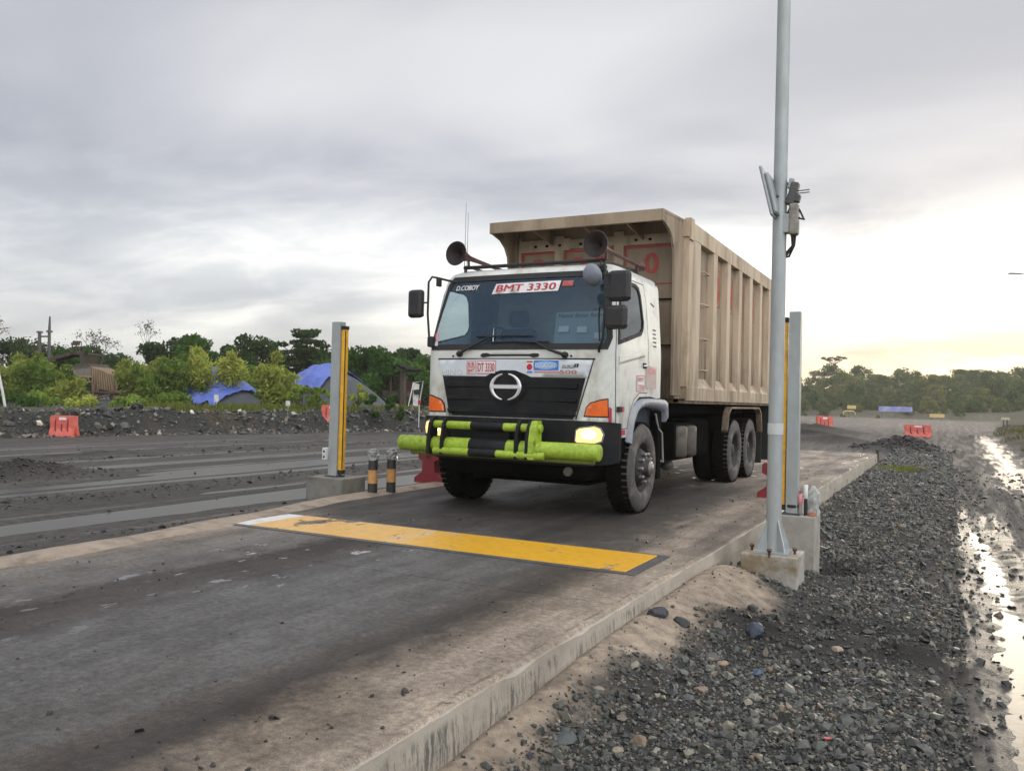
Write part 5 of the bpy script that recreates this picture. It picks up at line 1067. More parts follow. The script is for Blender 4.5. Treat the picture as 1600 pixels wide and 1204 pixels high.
# tall tiered tree
b = base_at(470, 60); h = height_to(470, 517, 60, b); rg = np.random.default_rng(5); cl = []
for k, zf in enumerate((.38, .48, .56, .64, .73, .80, .87, .94, .99)):
    rw = 2.5*(1.15-zf)*1.5+.3
    for j in range(6 if zf < .8 else 4): a = rg.uniform(0, 6.28); q = rw*rg.uniform(.2, 1); cl.append((q*math.cos(a)+(.35 if zf > .8 else 0), q*math.sin(a), h*zf+rg.uniform(-.1, .1), .62, .28))
place_tree(tree_parts('tiered', h, 2.4, GD, per=120, lsize=.26, seed=3, clumps=cl, trunk=.12), b, 'tall dark tree with tiered flat branches above the larger blue tarp', 'tree', None, 'tiered_tree')
b = base_at(588, 68); h = height_to(588, 553, 68, b); cl = [(rg.uniform(-2.6, 2.6), rg.uniform(-2, 2), h*rg.uniform(.86, 1), .7, .25) for k in range(14)]+[(rg.uniform(-1.5, 1.5), rg.uniform(-1.5, 1.5), h*rg.uniform(.5, .8), .7, .4) for k in range(6)]
place_tree(tree_parts('feathery', h, 2.6, GM, per=70, lsize=.24, seed=13, clumps=cl, trunk=.1), b, 'feathery flat topped tree between the left sensor post and the shelter', 'tree', None, 'flat_top_tree')
# bare trees
def bare_tree(u, v, d, label, spread=1.0, leafy=None):
    b = base_at(u, d); h = height_to(u, v, d, b); rg = random.Random(int(u)); mb = MB(); tips = []
    def br(p, dr, L, r, n):
        q = p+dr*L; mb.tube([p, (p+q)/2+Vector((rg.uniform(-.06, .06)*L, 0, .03*L)), q], [r, r*.8, r*.6], M_wood, 5, False)
        if n == 0: tips.append(q); return
        for k in range(3): br(q, (dr+Vector((rg.uniform(-.8, .8)*spread, rg.uniform(-.8, .8)*spread, rg.uniform(-.1, .5)))).normalized(), L*rg.uniform(.55, .75), r*.55, n-1)
    br(Vector((0, 0, -.3)), Vector((0, 0, 1)), h*.55, .07, 3)
    e = empty('bare_tree', b, label, 'tree', 'sparse bare trees'); mb.build('trunk', e)
    if leafy:
        P_ = np.array([t[:] for t in tips]); P_ = np.repeat(P_, 14, 0)+rng.normal(size=(len(P_)*14, 3))*.16; o = bpy.data.objects.new('crown', quads_mesh('crown', leaves(P_, .14), tints(len(P_), leafy, .3), M_leaf)); COL.objects.link(o); o.parent = e
bare_tree(152, 538, 58, 'sparse bare tree poking up right of the conveyor head', 1.2, (.06, .06, .05)); bare_tree(237, 534, 70, 'faint bare tree above the wide green bamboo clump', .9, (.08, .07, .06)); bare_tree(4, 512, 52, 'rust tinged sparse tree cut by the left edge of the picture', 1.2, (.30, .17, .10)); bare_tree(68, 548, 64, 'bare brownish tree between the two linked poles', 1.3, (.10, .075, .06))
# low shrubs along the top of the bank
for i, (u, v, d, r, col, lab) in enumerate([(408, 590, 40.5, .45, GL, 'small leafy sapling left of the slender bamboo'), (472, 606, 38.5, .6, GL, 'leafy sapling in front of the tarped pile, left one'), (498, 604, 38.5, .55, GL, 'leafy sapling in front of the tarped pile, right one'), (559, 604, 39, .45, GY, 'yellow green sapling right of the left sensor post'), (583, 618, 38, .35, GM, 'thin grey green sapling before the shelter'), (618, 612, 38, .4, GM, 'small round bush before the shelter'), (128, 622, 37, .7, GY, 'low bush at the foot of the tan hopper'), (205, 622, 38, .8, GL, 'low bush right of the hopper legs'), (275, 614, 39, .8, GL, 'low bush left of the smaller blue tarp'), (20, 622, 36, .8, GM, 'low bush by the leaning white post'), (60, 616, 37, .8, GL, 'low bush behind the orange red barrier')]):
    b = base_at(u, d); h = max(.5, height_to(u, v, d, b)); place_tree(tree_parts('sapling', h, r, col, 12, 70, .16, seed=40+i, zlo=.3, trunk=.03), b, lab, 'shrub', 'saplings and shrubs on the bank', 'shrub')
# forest on the far slope
protos = []
for k in range(6):
    col = [(.14, .19, .06), (.17, .20, .07), (.10, .15, .05), (.20, .215, .08), (.145, .20, .06), (.10, .17, .06)][k]
    protos.append(tree_parts('forest', 7.5, 3.6+.5*(k % 3), col, 36, 80, .62, seed=70+k, zlo=.0, trunk=.16, flat=.2))
pm_ = []
for mb, me in protos:
    pm_.append((mb, me))
forest = []; rg = random.Random(4); first = {}
for row, (d0, n_, sc0) in enumerate(((154, 40, .20), (163, 62, .40), (178, 60, .52), (196, 58, .60), (214, 54, .66), (236, 48, .74))):
    for k in range(n_):
        u = 640+(1760-640)*(k+rg.uniform(-.3, .3))/n_; d = d0+rg.uniform(-8, 8)
        q = at(u, 640, d)
        if q[0] > 60: d -= 15
        x, y = q[0], q[1]; z = ground_z(x, y)-.3; kk = rg.randrange(6); sc = sc0*rg.uniform(.6, 1.3)*(1.0 if u > 1500 else .9)
        if kk not in first:
            e = place_tree(pm_[kk], (x, y, z), 'hazy green tree in the dense forest on the far slope beyond the road', 'tree', 'trees of the far forest', 'forest_tree', sc, rg.uniform(0, 6)); first[kk] = e
        else:
            e = dup(first[kk]); e.location = (x, y, z); e.scale = (sc, sc, sc*rg.uniform(.85, 1.15)); e.rotation_euler = (0, 0, rg.uniform(0, 6))
b = base_at(1303, 215); h = height_to(1303, 557, 215, b); cl = [(rg.uniform(-2.7, 2.7), rg.uniform(-2, 2), h*rg.uniform(.90, .99), .62, .4) for k in range(15)]
place_tree(tree_parts('umbrella', h, 3.0, (.05, .055, .03), per=55, lsize=.36, seed=31, clumps=cl, trunk=.14), b, 'lone tall umbrella shaped tree standing above the far forest', 'tree', None, 'umbrella_tree')

# ------------------------------------------------------------------ yard: piles, tarps, plant, shelter, signs
def pile(u, d, rx, ry, h, label, tlabel, tx, off):
    b = base_at(u, d, 0); sh = lambda x, y: h*1.04*np.clip(1-((x/rx)**2+(y/ry)**2)**.8, 0, 1)**1.05*(1+.14*(fbm(x*.9+u, y*.9, 3)-.5))
    gxx = np.linspace(-rx, rx, 60); gyy = np.linspace(-ry, ry, 44); X, Y = np.meshgrid(gxx, gyy); Z = sh(X, Y)-.1+.06*fbm(X*3, Y*3, 3)
    me = grid_mesh('stockpile', X, Y, Z); me.materials.append(M_pile); o = bpy.data.objects.new('stockpile', me); COL.objects.link(o); o.location = b; tag(o, label, 'stockpile', 'dark stockpiles in the yard')
    n = 70; U, V = np.meshgrid(np.linspace(-1, 1, n), np.linspace(-1, 1, n)); X = tx[0]+(tx[1]-tx[0])*(U+1)/2; Y = -ry*.75+ry*1.3*(V+1)/2
    X = X+.25*(fbm(V*4+u, U*0+3, 3)-.5); Y = Y+1.0*(fbm(U*4+u, V*0+8, 4)-.5)
    Z = sh(X, Y)+off+.16*(fbm(X*1.5, Y*4+u, 3)-.5)+.06*np.abs(np.sin(X*4+2.5*fbm(X*1.5, Y*.8, 3)+Y*.6))
    me = grid_mesh('tarpaulin', X, Y, Z); me.materials.append(M_tarp); o = bpy.data.objects.new('tarpaulin', me); COL.objects.link(o); o.location = b; tag(o, tlabel, 'tarp', 'blue tarps over the stockpiles')
    o.modifiers.new('thickness', 'SOLIDIFY').thickness = .02
pile(510, 46, 4.2, 3.2, 2.35, 'larger dark grey stockpile beside the left sensor post', 'large wrinkled blue tarp over the top of the larger stockpile', (-2.7, 1.2), .14)
pile(330, 46, 3.6, 3.0, 1.95, 'smaller dark stockpile behind the tall yellow bamboo', 'blue tarp draped over the smaller stockpile behind the bamboo', (-.8, 2.5), .14)
# crushing plant
D = 46.5; b = base_at(150, D, 0); px = D/FPX
def L(u, v): q = at(u, v, D); return q[0]-b[0], q[1]-b[1], q[2]-b[2]
e = empty('crushing_plant', b, 'rusty tan crushing plant with hopper, conveyor and railed platform among the bamboo', 'plant')
ud = Vector(RGT); ud.z = 0; ud.normalize(); fd = Vector((-ud.y, ud.x, 0))
def LP(u, v, dd=0.0): x, y, z = L(u, v); return (x+fd.x*dd, y+fd.y*dd, z)
def quadbox(mb, pts, depth, m): mb.prism(pts, lambda u, v, d: LP(u, v, d), 0, depth, m)
mb = MB()
for k in range(11):
    u0 = 143+k*3.4; quadbox(mb, [(u0, 573+k*1.3), (u0+2.6, 574+k*1.3), (u0+2.6+k*.5, 606+k*.8), (u0+k*.5, 605+k*.8)], 2.2, M_rust)
    quadbox(mb, [(u0+2.6, 575+k*1.3), (u0+3.4, 575+k*1.3), (u0+3.4+k*.5, 605+k*.8), (u0+2.6+k*.5, 605+k*.8)], 2.0, M_rustd)
mb.build('hopper', e)
mb = MB(); quadbox(mb, [(112, 572), (142, 572), (142, 588), (116, 588)], 2.0, mat('plant_grey', (.20, .18, .15), .8)); quadbox(mb, [(106, 578), (118, 568), (135, 567), (143, 574)], 2.4, M_rustd); mb.build('housing', e)
mb = MB(); quadbox(mb, [(57, 564), (116, 548), (116, 553), (57, 569)], 1.0, M_rustd); mb.build('conveyor', e)
mb = MB(); quadbox(mb, [(108, 551), (138, 551), (138, 554), (108, 554)], 1.8, M_rustd); quadbox(mb, [(124, 554), (136, 554), (132, 568), (126, 568)], 1.4, M_rustd); quadbox(mb, [(129, 551), (137, 551), (135, 558), (131, 558)], 1.2, M_rustd); mb.build('platform', e)
mb = MB()
for u0 in (113, 119, 125, 130):
    mb.tube([LP(u0, 552), LP(u0, 541 if u0 > 120 else 537)], .035, M_rustd, 5)
mb.tube([LP(112, 537), LP(124, 537)], .09, M_rustd, 6); mb.tube([LP(112, 542), LP(130, 542)], .035, M_rustd, 5); mb.tube([LP(114, 533.5), LP(127, 534)], .05, M_rustd, 5); mb.tube([LP(127, 534), LP(127, 542)], .025, M_rustd, 5); mb.build('railing', e)
for u0, u1 in ((146, 146), (153, 150), (176, 180), (184, 178)):
    mb = MB(); mb.tube([LP(u0, 600), LP(u1, 634)], .11 if u0 < 150 else .06, M_rust, 6); mb.build('leg', e)
mb = MB()
for k in range(6): mb.tube([LP(112+k*5, 588), LP(115+k*5, 596)], .04, M_rust, 5)
mb.tube([LP(110, 596), LP(144, 597)], .05, M_rust, 5); mb.tube([LP(110, 588), LP(144, 589)], .05, M_rust, 5); mb.build('truss', e)
mb = MB(); mb.tube([LP(130, 612), LP(215, 616)], .10, M_rustd, 6); mb.tube([LP(150, 622), LP(210, 606)], .07, M_rust, 6); mb.build('beam', e)
# linked poles, leaning post
b = base_at(69, 56, 0); e = empty('linked_poles', b, 'two grey poles joined by a crossbar rising above the bamboo', 'pole')
def Lw(u, v, d): q = at(u, v, d); return (q[0]-b[0], q[1]-b[1], q[2]-b[2])
mb = MB(); mb.tube([Lw(61, 625, 56), Lw(62, 519, 56)], .11, M_metald, 7); mb.lathe([(.2, 0), (.2, .12), (0, .13)], M_metald, Lw(62, 520, 56), (0, 0, 1), 8); mb.build('pole', e)
mb = MB(); mb.tube([Lw(76, 625, 56), Lw(77.2, 518, 56), Lw(78, 494, 56)], [.11, .10, .05], M_metald, 7); mb.lathe([(.2, 0), (.2, .12), (0, .13)], M_metald, Lw(77.2, 519, 56), (0, 0, 1), 8); mb.build('pole', e)
mb = MB(); mb.tube([Lw(62, 525.5, 56), Lw(77, 525.5, 56)], .06, M_metald, 6); mb.build('crossbar', e)
b = at(9, 643, 29); mb = MB(); mb.tube([(0, 0, -.3)]+[tuple(at(u, v, 29)-b) for u, v in ((9, 642), (4, 612), (-4, 575))], .045, M_wpaint, 8); tag(mb.build('leaning_post', None, tuple(b)), 'leaning white post at the left edge on the rubble bank', 'post')
# shelter
D = 52; b = base_at(628, D, 0); e = empty('open_shelter', b, 'dark open shelter with a sloping roof among the trees left of the cab', 'shelter')
def Ls(u, v, dd=0): q = at(u, v, D); return (q[0]-b[0]+fd.x*dd, q[1]-b[1]+fd.y*dd, q[2]-b[2])
mb = MB(); mb.prism([(602, 568.5), (624, 567.5), (657, 577.5), (640, 577), (622, 570.5)], lambda u, v, d: Ls(u, v, d), -.6, 3.2, M_roof); mb.prism([(627, 576), (656, 578), (650, 579.5), (630, 578)], lambda u, v, d: Ls(u, v, d), -.4, 2.5, M_roof); mb.build('roof', e)
for u0 in (610, 627, 631): mb = MB(); mb.tube([Ls(u0, 640), Ls(u0, 571)], .09 if u0 < 627 else .16, M_wood, 6); mb.build('post', e)
mb = MB(); quadb = lambda pts, m, a, b_: mb.prism(pts, lambda u, v, d: Ls(u, v, d), a, b_, m); quadb([(611, 575), (626, 575), (626, 616), (611, 616)], M_rustd, .8, 1.0); quadb([(631, 596), (645, 596), (645, 618), (631, 618)], mat('shelter_red', (.08, .025, .025), .8), .5, 1.6); mb.build('wall_panel', e)
mb = MB(); quadb([(598, 609), (646, 612), (646, 620), (598, 620)], M_rustd, 0, 2.0); mb.build('plinth', e)
# white frame stand and red topped stake near the bank
D = 35.5; b = base_at(650, D, 0); e = empty('frame_stand', b, 'white slanted frame stand on the bank left of the cab', 'stand')
mb = MB(); mb.tube([Ls(0, 0)] if False else [tuple(at(638, 634, D)-b), tuple(at(646, 598, D)-b), tuple(at(661, 595, D)-b), tuple(at(656, 625, D)-b)], .025, M_wpaint, 6); mb.build('frame', e)
mb = MB(); mb.prism([(645, 598), (655, 600), (653, 634), (645, 633)], lambda u, v, d: tuple(at(u, v, D)-b+np.array([fd.x, fd.y, 0])*d), .02, .06, M_wpaint); mb.build('panel', e)
mb = MB(); mb.prism([(646, 609), (656, 608), (655, 616), (647, 616)], lambda u, v, d: tuple(at(u, v, D)-b+np.array([fd.x, fd.y, 0])*d), -.04, .0, M_rubber); mb.build('dark_box', e)
b = at(654.5, 652, 33); e = empty('marker_stake', tuple(b), 'thin white stake with a red top in front of the white frame stand', 'stake')
mb = MB(); mb.tube([(0, 0, -.4), tuple(at(655, 630, 33)-b)], .018, M_wpaint, 6); mb.build('stake', e); mb = MB(); q = at(655, 628, 33)-b; mb.box((q[0]-.05, q[1]-.03, q[2]-.08), (q[0]+.05, q[1]+.03, q[2]+.08), M_crim, .01); mb.build('red_top', e)
for u, v, w_, h_, lab in ((338, 622, 7, 11, 'small white notice board below the smaller blue tarp'), (450, 630, 7, 8, 'small white notice board below the larger blue tarp')):
    b = at(u, v+h_, 36.5); k = 36.5/FPX; zz = at(u, v, 36.5)[2]-b[2]; e = empty('notice_board', tuple(b), lab, 'sign', 'white notice boards on the bank'); mb = MB(); mb.tube([(0, 0, -.5), (0, 0, zz)], .02, M_wpaint, 6); mb.build('post', e)
    M4 = Matrix.Translation((0, 0, zz)) @ Matrix.Rotation(R(27), 4, 'Z'); mb = MB(); mb.box((-w_*k/2, -.03, -h_*k/2), (w_*k/2, -.021, h_*k/2), M_wpaint, M=M4); mb.build('board', e)
# far signs by the road
def far_sign(u0, u1, v0, v1, d, m, nm, lab, legs, text=None, tm=None):
    k = d/FPX; uc = (u0+u1)/2; q = at(uc, v1, d); gz = ground_z(q[0], q[1]); e = empty(nm, (q[0], q[1], gz), lab, 'sign', None, R(20)); w = (u1-u0)*k/2; z0 = q[2]-gz; h = (v1-v0)*k
    mb = MB(); mb.box((-w, -.05, z0), (w, .05, z0+h), m, .01); mb.build('board', e)
    for x in legs: mb = MB(); mb.tube([(x*w, .05, -.5), (x*w, .05, z0+.05)], .06, M_metald, 6); mb.build('leg', e)
    if text: mb = MB(); letter(mb, text, h*.45, lambda a, b_: (a, -.056, b_+z0+h/2), tm, bold=.02, width=w*1.3); mb.build('lettering', e)
M_ysign = mat('sign_yellow', (.62, .47, .16), .6, dirt=(.5, .45, .3), dscale=3); M_bsign = mat('banner_blue', (.22, .25, .55), .6, dirt=(.5, .52, .6), dscale=1.2, damt=.9)
far_sign(1324, 1337, 633, 638.5, 150, M_ysign, 'road_sign', 'small yellow sign at the far forest edge, left of the blue banner', (-.6, .6))
far_sign(1374, 1424, 635, 643, 150, M_bsign, 'banner', 'long blue and white banner at the far forest edge', (-.8, 0, .8)); far_sign(1453, 1475, 646.5, 652, 140, M_ysign, 'road_sign', 'yellow sign low at the far forest edge, right of the blue banner', (-.7, .7))
far_sign(1565, 1577, 652, 656, 75, mat('sign_pale', (.5, .48, .3), .6), 'road_sign', 'pale yellow plate on posts at the right roadside', (-.4, .5))
b = at(1570, 681, 56); mb = MB(); q1 = at(1546, 685, 56)-b; q2 = at(1566, 679, 56)-b; mb.tube([tuple(q1), tuple(q2)], .11, M_wpaint, 7); tag(mb.build('fallen_post', None, tuple(b)), 'pale post lying on the verge below the pale yellow plate', 'post')
b = at(1319, 646, 140); mb = MB(); mb.tube([tuple(at(u, v, 140)-b) for u, v in ((1318, 648), (1318, 643.5), (1321, 642), (1333, 642), (1336, 645), (1336, 648))], .10, M_ysign, 6); tag(mb.build('pipe_rail', None, tuple(b)), 'bent yellow pipe rail below the small yellow sign', 'rail')
b = at(1371, 712, 24.6); mb = MB(); mb.tube([(0, 0, -.2), (0, 0, .19)], [.05, .045], M_wood, 8); tag(mb.build('timber_stub', None, tuple(b)), 'short dark timber stub at the far right end of the slab', 'stub')
# street lamp whose head reaches in from the right
tip = at(1578, 427, 40); foot = at(1655, 640, 40); fz = ground_z(foot[0], foot[1]); e = empty('street_lamp', (foot[0], foot[1], fz), 'street lamp reaching its arm in from the right edge of the picture', 'street lamp')
mb = MB(); zt = tip[2]-fz; mb.tube([(0, 0, -.3), (0, 0, zt-.1)], [.09, .06], M_metal, 10); mb.build('pole', e); t_ = Vector((tip[0]-foot[0], tip[1]-foot[1], zt)); mb = MB(); mb.tube([(0, 0, zt-.1), tuple(t_*Vector((.5, .5, 1)) if False else (t_.x*.5, t_.y*.5, zt-.02)), (t_.x*.85, t_.y*.85, zt-.01)], .03, M_metal, 8); mb.build('arm', e)
mb = MB(); M4 = Matrix.Translation((t_.x*.9, t_.y*.9, zt)) @ Matrix.Rotation(math.atan2(t_.y, t_.x), 4, 'Z'); mb.box((-.25, -.1, -.035), (.3, .1, .03), M_metal, .02, M4); mb.build('lamp_head', e)

# ------------------------------------------------------------------ stones, clods, grass
def ico():
    bm = bmesh.new(); bmesh.ops.create_icosphere(bm, subdivisions=1, radius=1); v = np.array([q.co[:] for q in bm.verts]); f = np.array([[a.index for a in q.verts] for q in bm.faces]); bm.free(); return v, f
IV, IF = ico()
PROT = [IV*(1+rng.normal(size=(len(IV), 1))*.30)*np.array([1, rng.uniform(.55, .95), rng.uniform(.35, .7)]) for k in range(14)]
M_stone = bpy.data.materials.new('stone'); M_stone.use_nodes = True
_g = G(M_stone.node_tree); _b = M_stone.node_tree.nodes['Principled BSDF']; _a = N(M_stone.node_tree, 'ShaderNodeAttribute', attribute_name='tint')
_n = _g.noise(_g.coords('Object'), 45, 5, .65); _g.put(_b, 'Base Color', _g.mix(1.0, _a.outputs['Color'], _g.mix(_n, (.6, .6, .6), (1.4, 1.4, 1.4)), 'MULTIPLY')); _b.inputs['Roughness'].default_value = .48
bm = bmesh.new(); bmesh.ops.create_icosphere(bm, subdivisions=3, radius=1); IV3 = np.array([q.co[:] for q in bm.verts]); IF3 = [tuple(a.index for a in q.verts) for q in bm.faces]; bm.free()
def boulder(s_, col, seed):
    k = np.array([1+.42*mnoise.noise(Vector(v*.9)+Vector((seed*7.1, 0, 0)))+.16*mnoise.noise(Vector(v*2.6)+Vector((seed*3.3, 5, 0))) for v in IV3]); V = IV3*k[:, None]
    for j in range(7):
        d = np.random.default_rng(seed*10+j).normal(size=3); d /= np.linalg.norm(d); t = V@d; V = V-np.maximum(t-.72, 0)[:, None]*d[None]*.9
    V = V*s_*np.array([1, .8, .62])
    me = bpy.data.meshes.new('rock'); me.from_pydata(V.tolist(), [], IF3); me.polygons.foreach_set('use_smooth', np.zeros(len(IF3), bool)); ca = me.color_attributes.new('tint', 'FLOAT_COLOR', 'POINT'); ca.data.foreach_set('color', np.tile(np.array([*col, 1.0]), len(V)).astype(np.float32)); me.materials.append(M_stone)
    o = bpy.data.objects.new('rock', me); COL.objects.link(o); o.rotation_euler = (0, 0, seed*1.7); return o
def stones(name, P_, size, cols, sink=.25, label=None):
    n = len(P_); q = rng.normal(size=(n, 4)); q[:, 1:3] *= .35; q /= np.linalg.norm(q, axis=1, keepdims=True); w, x, y, z = q.T
    Rm = np.stack([np.stack([1-2*(y*y+z*z), 2*(x*y-z*w), 2*(x*z+y*w)], -1), np.stack([2*(x*y+z*w), 1-2*(x*x+z*z), 2*(y*z-x*w)], -1), np.stack([2*(x*z-y*w), 2*(y*z+x*w), 1-2*(x*x+y*y)], -1)], 1)
    pr = np.stack(PROT)[rng.integers(0, len(PROT), n)]*size[:, None, None]
    V = np.einsum('nij,nkj->nki', Rm, pr)+P_[:, None, :]; V[:, :, 2] += (size*(.5-sink))[:, None]
    nv = len(IV); F = (IF[None]+np.arange(n)[:, None, None]*nv).reshape(-1, 3); me = bpy.data.meshes.new(name)
    me.vertices.add(n*nv); me.vertices.foreach_set('co', V.reshape(-1).astype(np.float32)); me.loops.add(len(F)*3); me.loops.foreach_set('vertex_index', F.reshape(-1).astype(np.int32))
    me.polygons.add(len(F)); me.polygons.foreach_set('loop_start', np.arange(len(F), dtype=np.int32)*3); me.polygons.foreach_set('loop_total', np.full(len(F), 3, np.int32)); me.polygons.foreach_set('use_smooth', np.zeros(len(F), bool))
    ca = me.color_attributes.new('tint', 'FLOAT_COLOR', 'POINT'); ca.data.foreach_set('color', np.repeat(np.concatenate([cols, np.ones((n, 1))], 1), nv, 0).reshape(-1).astype(np.float32)); me.update(); me.validate(); me.materials.append(M_stone)
    o = bpy.data.objects.new(name, me); COL.objects.link(o); return o
def stone_cols(n, bright=1.0):
    pal = np.array([(.078, .083, .070), (.050, .052, .047), (.115, .116, .098), (.18, .17, .14), (.038, .040, .042), (.20, .155, .11), (.30, .27, .21)]); p = np.array([.26, .22, .18, .12, .11, .07, .04])
    return pal[rng.choice(len(pal), n, p=p)]*rng.uniform(.75, 1.25, (n, 1))*bright
def scatter(n, x0, x1, y0, y1, pw=1.0):
    x = rng.uniform(x0, x1, n); y = y0+(y1-y0)*rng.uniform(0, 1, n)**pw; return x, y
x, y = scatter(135000, -1.82, .12, 2.2, 34, 2.3)
spk = sst(-1.25, -1.55, x+.5*(fbm(x*2.5, y*1.6, 3)-.5)-.28*np.exp(-((y-6.6)/.8)**2)+.20*(1-sst(3, 5, y))+.07)*(1-sst(7.3, 8.0, y)); k = (rng.random(len(x)) > spk*.985) & (rng.random(len(x)) < .45+.8*fbm(x*1.5, y*1.5, 3)); x, y = x[k], y[k]
size = np.clip(rng.lognormal(math.log(.0068), .55, len(x)), .0032, .034)*(1+y/20)
dk_ = np.clip(mound(x, y, -.62, 6.32, .60, .17, 1.3)+mound(x, y, -1.12, 5.88, .32, .2, 1.3)+mound(x, y, -.92, 8.9, .3, .32, 1.3)+mound(x, y, -.2, 5.9, .3, .16, 1.1), 0, 1)
fines = fbm(x*2.1+9, y*1.6, 4); k = (rng.random(len(x)) > dk_*.5) & (rng.random(len(x)) > .75*sst(.52, .66, fines)); x, y, size, dk_ = x[k], y[k], size[k], dk_[k]
struct(stones('gravel', np.stack([x, y, terrain(x, y)], -1), size, stone_cols(len(x), .78)*(1-.75*dk_[:, None])*(.72+.56*fbm(x*1.3, y*1.3+4, 3))[:, None]), 'stuff')
x, y = scatter(5000, .12, 1.9, 2.5, 26, 1.6); size = np.clip(rng.lognormal(math.log(.011), .5, len(x)), .004, .035)*(1+y/30)
k = rng.random(len(x)) < .25+.9*sst(.7, .1, x); x, y, size = x[k], y[k], size[k]; struct(stones('track_gravel', np.stack([x, y, terrain(x, y)], -1), size, stone_cols(len(x), .55), .35), 'stuff')
t = rng.uniform(-6, 50, 6500); dd = rng.uniform(-.5, 1.7, 6500); x = BP[0]+BD[0]*t-BD[1]*dd; y = BP[1]+BD[1]*t+BD[0]*dd; size = np.clip(rng.lognormal(math.log(.05), .55, len(x)), .02, .20)
struct(stones('bank_rubble', np.stack([x, y, terrain(x, y)], -1), size, stone_cols(len(x), 1.0)*np.where(rng.random((len(x), 1)) < .1, 2.0, .72)), 'stuff')
x = np.concatenate([-11.2+rng.normal(size=900)*.28, -17.2+rng.normal(size=700)*.3, -14.5+rng.normal(size=900)*.5, rng.uniform(-22, -7.2, 400), -7.7+rng.normal(size=350)*.3]); y = np.concatenate([rng.uniform(5, 26, 900), rng.uniform(8, 34, 700), 8.8+rng.normal(size=900)*.8, rng.uniform(5, 32, 400), rng.uniform(4, 11, 350)])
size = np.clip(rng.lognormal(math.log(.016), .55, len(x)), .006, .06); struct(stones('mud_clods', np.stack([x, y, terrain(x, y)], -1), size, np.full((len(x), 3), 1.0)*np.array([.030, .026, .023])*rng.uniform(.7, 1.5, (len(x), 1))), 'stuff')
x, y = scatter(1500, -6.4, -1.86, 2.0, 24, 1.5); k = rng.random(len(x)) < .12+.88*np.maximum(np.exp(-((x+2.35)/.4)**2), .8*np.exp(-((x+4.7)/.35)**2)); x, y = x[k], y[k]; size = np.clip(rng.lognormal(math.log(.0075), .5, len(x)), .003, .03)
struct(stones('slab_crumbs', np.stack([x, y, np.full_like(x, .001)], -1), size, np.full((len(x), 3), 1.0)*np.array([.026, .022, .02])*rng.uniform(.7, 1.6, (len(x), 1)), .3), 'stuff')
t = rng.uniform(0, 1, 900); xx = np.concatenate([-1.7+rng.normal(size=700)*.7]); yy = np.concatenate([35.5+rng.normal(size=700)*.8]); struct(stones('heap_clods', np.stack([xx, yy, terrain(xx, yy)], -1), np.clip(rng.lognormal(math.log(.05), .5, 700), .02, .16), np.full((700, 3), 1.0)*np.array([.022, .019, .017])*rng.uniform(.7, 1.5, (700, 1))), 'stuff')
# rocks one can pick out
rocks = [(1180, 990, .085, (.035, .045, .065), 'dark blue grey rock half sunk in the gravel below the mast footing'), (1030, 962, .075, (.030, .032, .040), 'black rock on the washed sand beside the slab joint'), (1068, 975, .06, (.030, .033, .03), 'dark rock at the edge of the sand and gravel'),
 (1128, 1040, .042, (.30, .21, .15), 'pale pinkish stone in the middle of the gravel'), (1308, 1016, .040, (.36, .28, .22), 'pale flat stone by the dark ditch'), (1185, 1055, .045, (.06, .085, .14), 'bluish stone just below the pale pinkish stone'), (1096, 1080, .04, (.20, .15, .11), 'brown stone left of the bluish stone'), (1075, 1092, .04, (.10, .10, .10), 'grey stone left of the brown stone'),
 (1003, 1163, .05, (.19, .14, .09), 'rusty brown stone near the bottom edge of the picture'), (965, 1178, .04, (.25, .2, .14), 'sandy stone near the bottom edge beside the washed sand'), (880, 1160, .055, (.06, .07, .068), 'grey green stone at the bottom beside the sand'), (1355, 1105, .035, (.22, .19, .15), 'light stone on the right of the gravel bank'), (1460, 1065, .045, (.06, .06, .058), 'dark stone at the foot of the gravel bank beside the track'), (1398, 917, .06, (.045, .048, .05), 'dark rock on the gravel level with the mast footing'),
 (1415, 925, .05, (.04, .042, .044), 'dark rock right of its twin on the gravel'), (1283, 862, .09, (.028, .028, .027), 'black lump in the hollow right of the sensor footing'), (1250, 1140, .030, (.14, .15, .14), 'light grey stone low in the gravel'), (935, 1080, .04, (.24, .2, .15), 'sand coloured stone at the edge of the washed sand')]
for u, v, s_, col, lab in rocks:
    q = at(u, v, 1); dr = q-np.array([0, 0, EYE]); tt = 3.0
    for _ in range(300):
        pnt = np.array([0, 0, EYE])+dr*tt
        if pnt[2] < ground_z(pnt[0], pnt[1]): break
        tt += .03
    o = boulder(s_, col, int(u)); o.location = tuple(pnt+np.array([0, 0, s_*.22])); tag(o, lab, 'rock', 'loose rocks on the gravel bank')
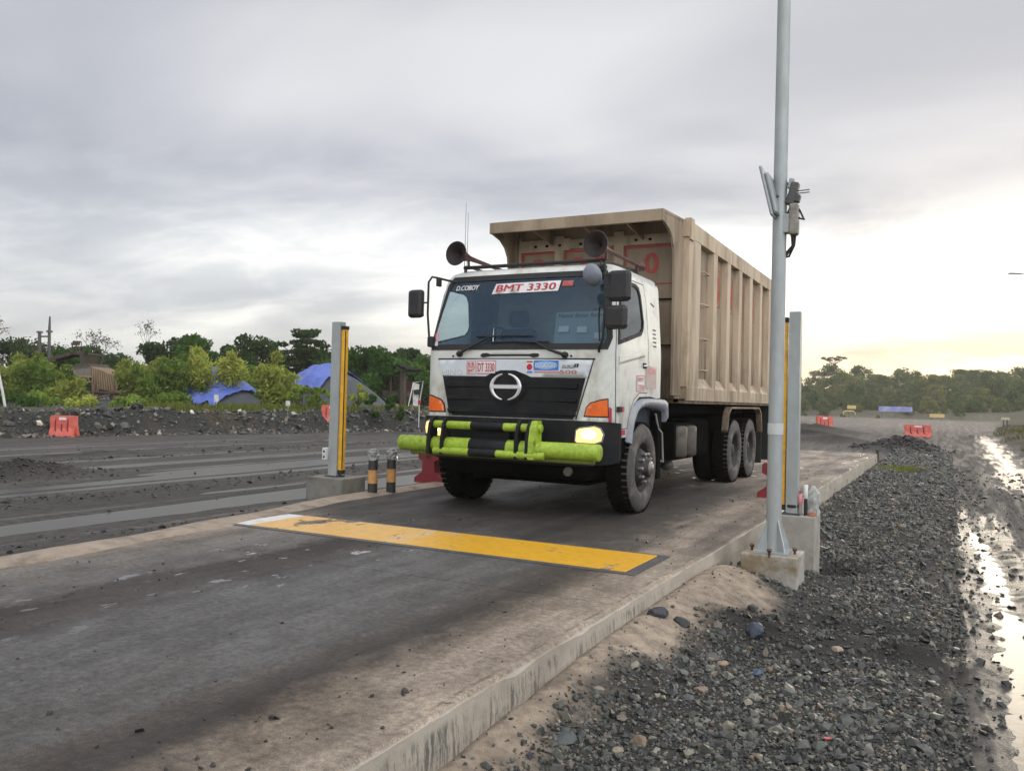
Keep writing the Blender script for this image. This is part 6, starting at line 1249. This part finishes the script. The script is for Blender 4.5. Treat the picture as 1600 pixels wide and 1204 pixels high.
mb = MB(); q = at(1293, 1141, 3.85); mb.sheet([(-.018, -.008), (.004, -.014), (.02, .002), (.008, .016), (-.012, .012)], lambda a, b_: (a, b_, .012+.4*a*b_*10), mat('litter_red', (.55, .03, .06), .5)); tag(mb.build('litter_scrap', None, (q[0], q[1], ground_z(q[0], q[1])+.02)), 'scrap of bright red litter lying on the gravel', 'litter')
def grass(name, x, y, h, col):
    n = len(x); P_ = np.stack([x, y, terrain(x, y)], -1); d = rng.normal(size=(n, 3))*.35; d[:, 2] = 1; d /= np.linalg.norm(d, axis=1, keepdims=True); s = np.cross(d, rng.normal(size=(n, 3))); s /= np.linalg.norm(s, axis=1, keepdims=True)
    hh = h*rng.uniform(.4, 1.3, (n, 1)); w = hh*.10; V = np.stack([P_-s*w, P_+s*w, P_+d*hh+s*w*.2, P_+d*hh-s*w*.2], 1); me = quads_mesh(name, V, tints(n, col, .35), M_leaf); o = bpy.data.objects.new(name, me); COL.objects.link(o); struct(o, 'stuff')
t = rng.uniform(6, 52, 22000); dd = rng.uniform(1.0, 7.5, 22000); x = BP[0]+BD[0]*t-BD[1]*dd; y = BP[1]+BD[1]*t+BD[0]*dd; k = fbm(x*.5, y*.5, 3) > .40; grass('bank_grass', x[k], y[k], .26, (.13, .16, .035))
y = 22+70*rng.uniform(0, 1, 9000)**1.5; x = np.interp(y, XV_Y, XV_X)+rng.uniform(.3, 7, 9000); k = fbm(x*.4, y*.3, 3) > .5; grass('verge_grass', x[k], y[k], .24, (.12, .12, .05))
x = -1.05+rng.normal(size=700)*.3; y = 24+rng.normal(size=700)*.45; grass('shoulder_weeds', x, y, .09, (.17, .20, .03))

# ------------------------------------------------------------------ the evening air
mb = MB(); mb.box((-355, -45, -2), (355, 345, 24), bpy.data.materials.new('haze')); hz = mb.mats[0]; hz.use_nodes = True; hz.node_tree.nodes.clear()
ho = hz.node_tree.nodes.new('ShaderNodeOutputMaterial'); hv = hz.node_tree.nodes.new('ShaderNodeVolumePrincipled'); hv.inputs['Color'].default_value = (.93, .90, .82, 1); hv.inputs['Density'].default_value = .0007; hv.inputs['Anisotropy'].default_value = .35
hz.node_tree.links.new(hv.outputs[0], ho.inputs['Volume']); struct(mb.build('haze'), 'stuff')
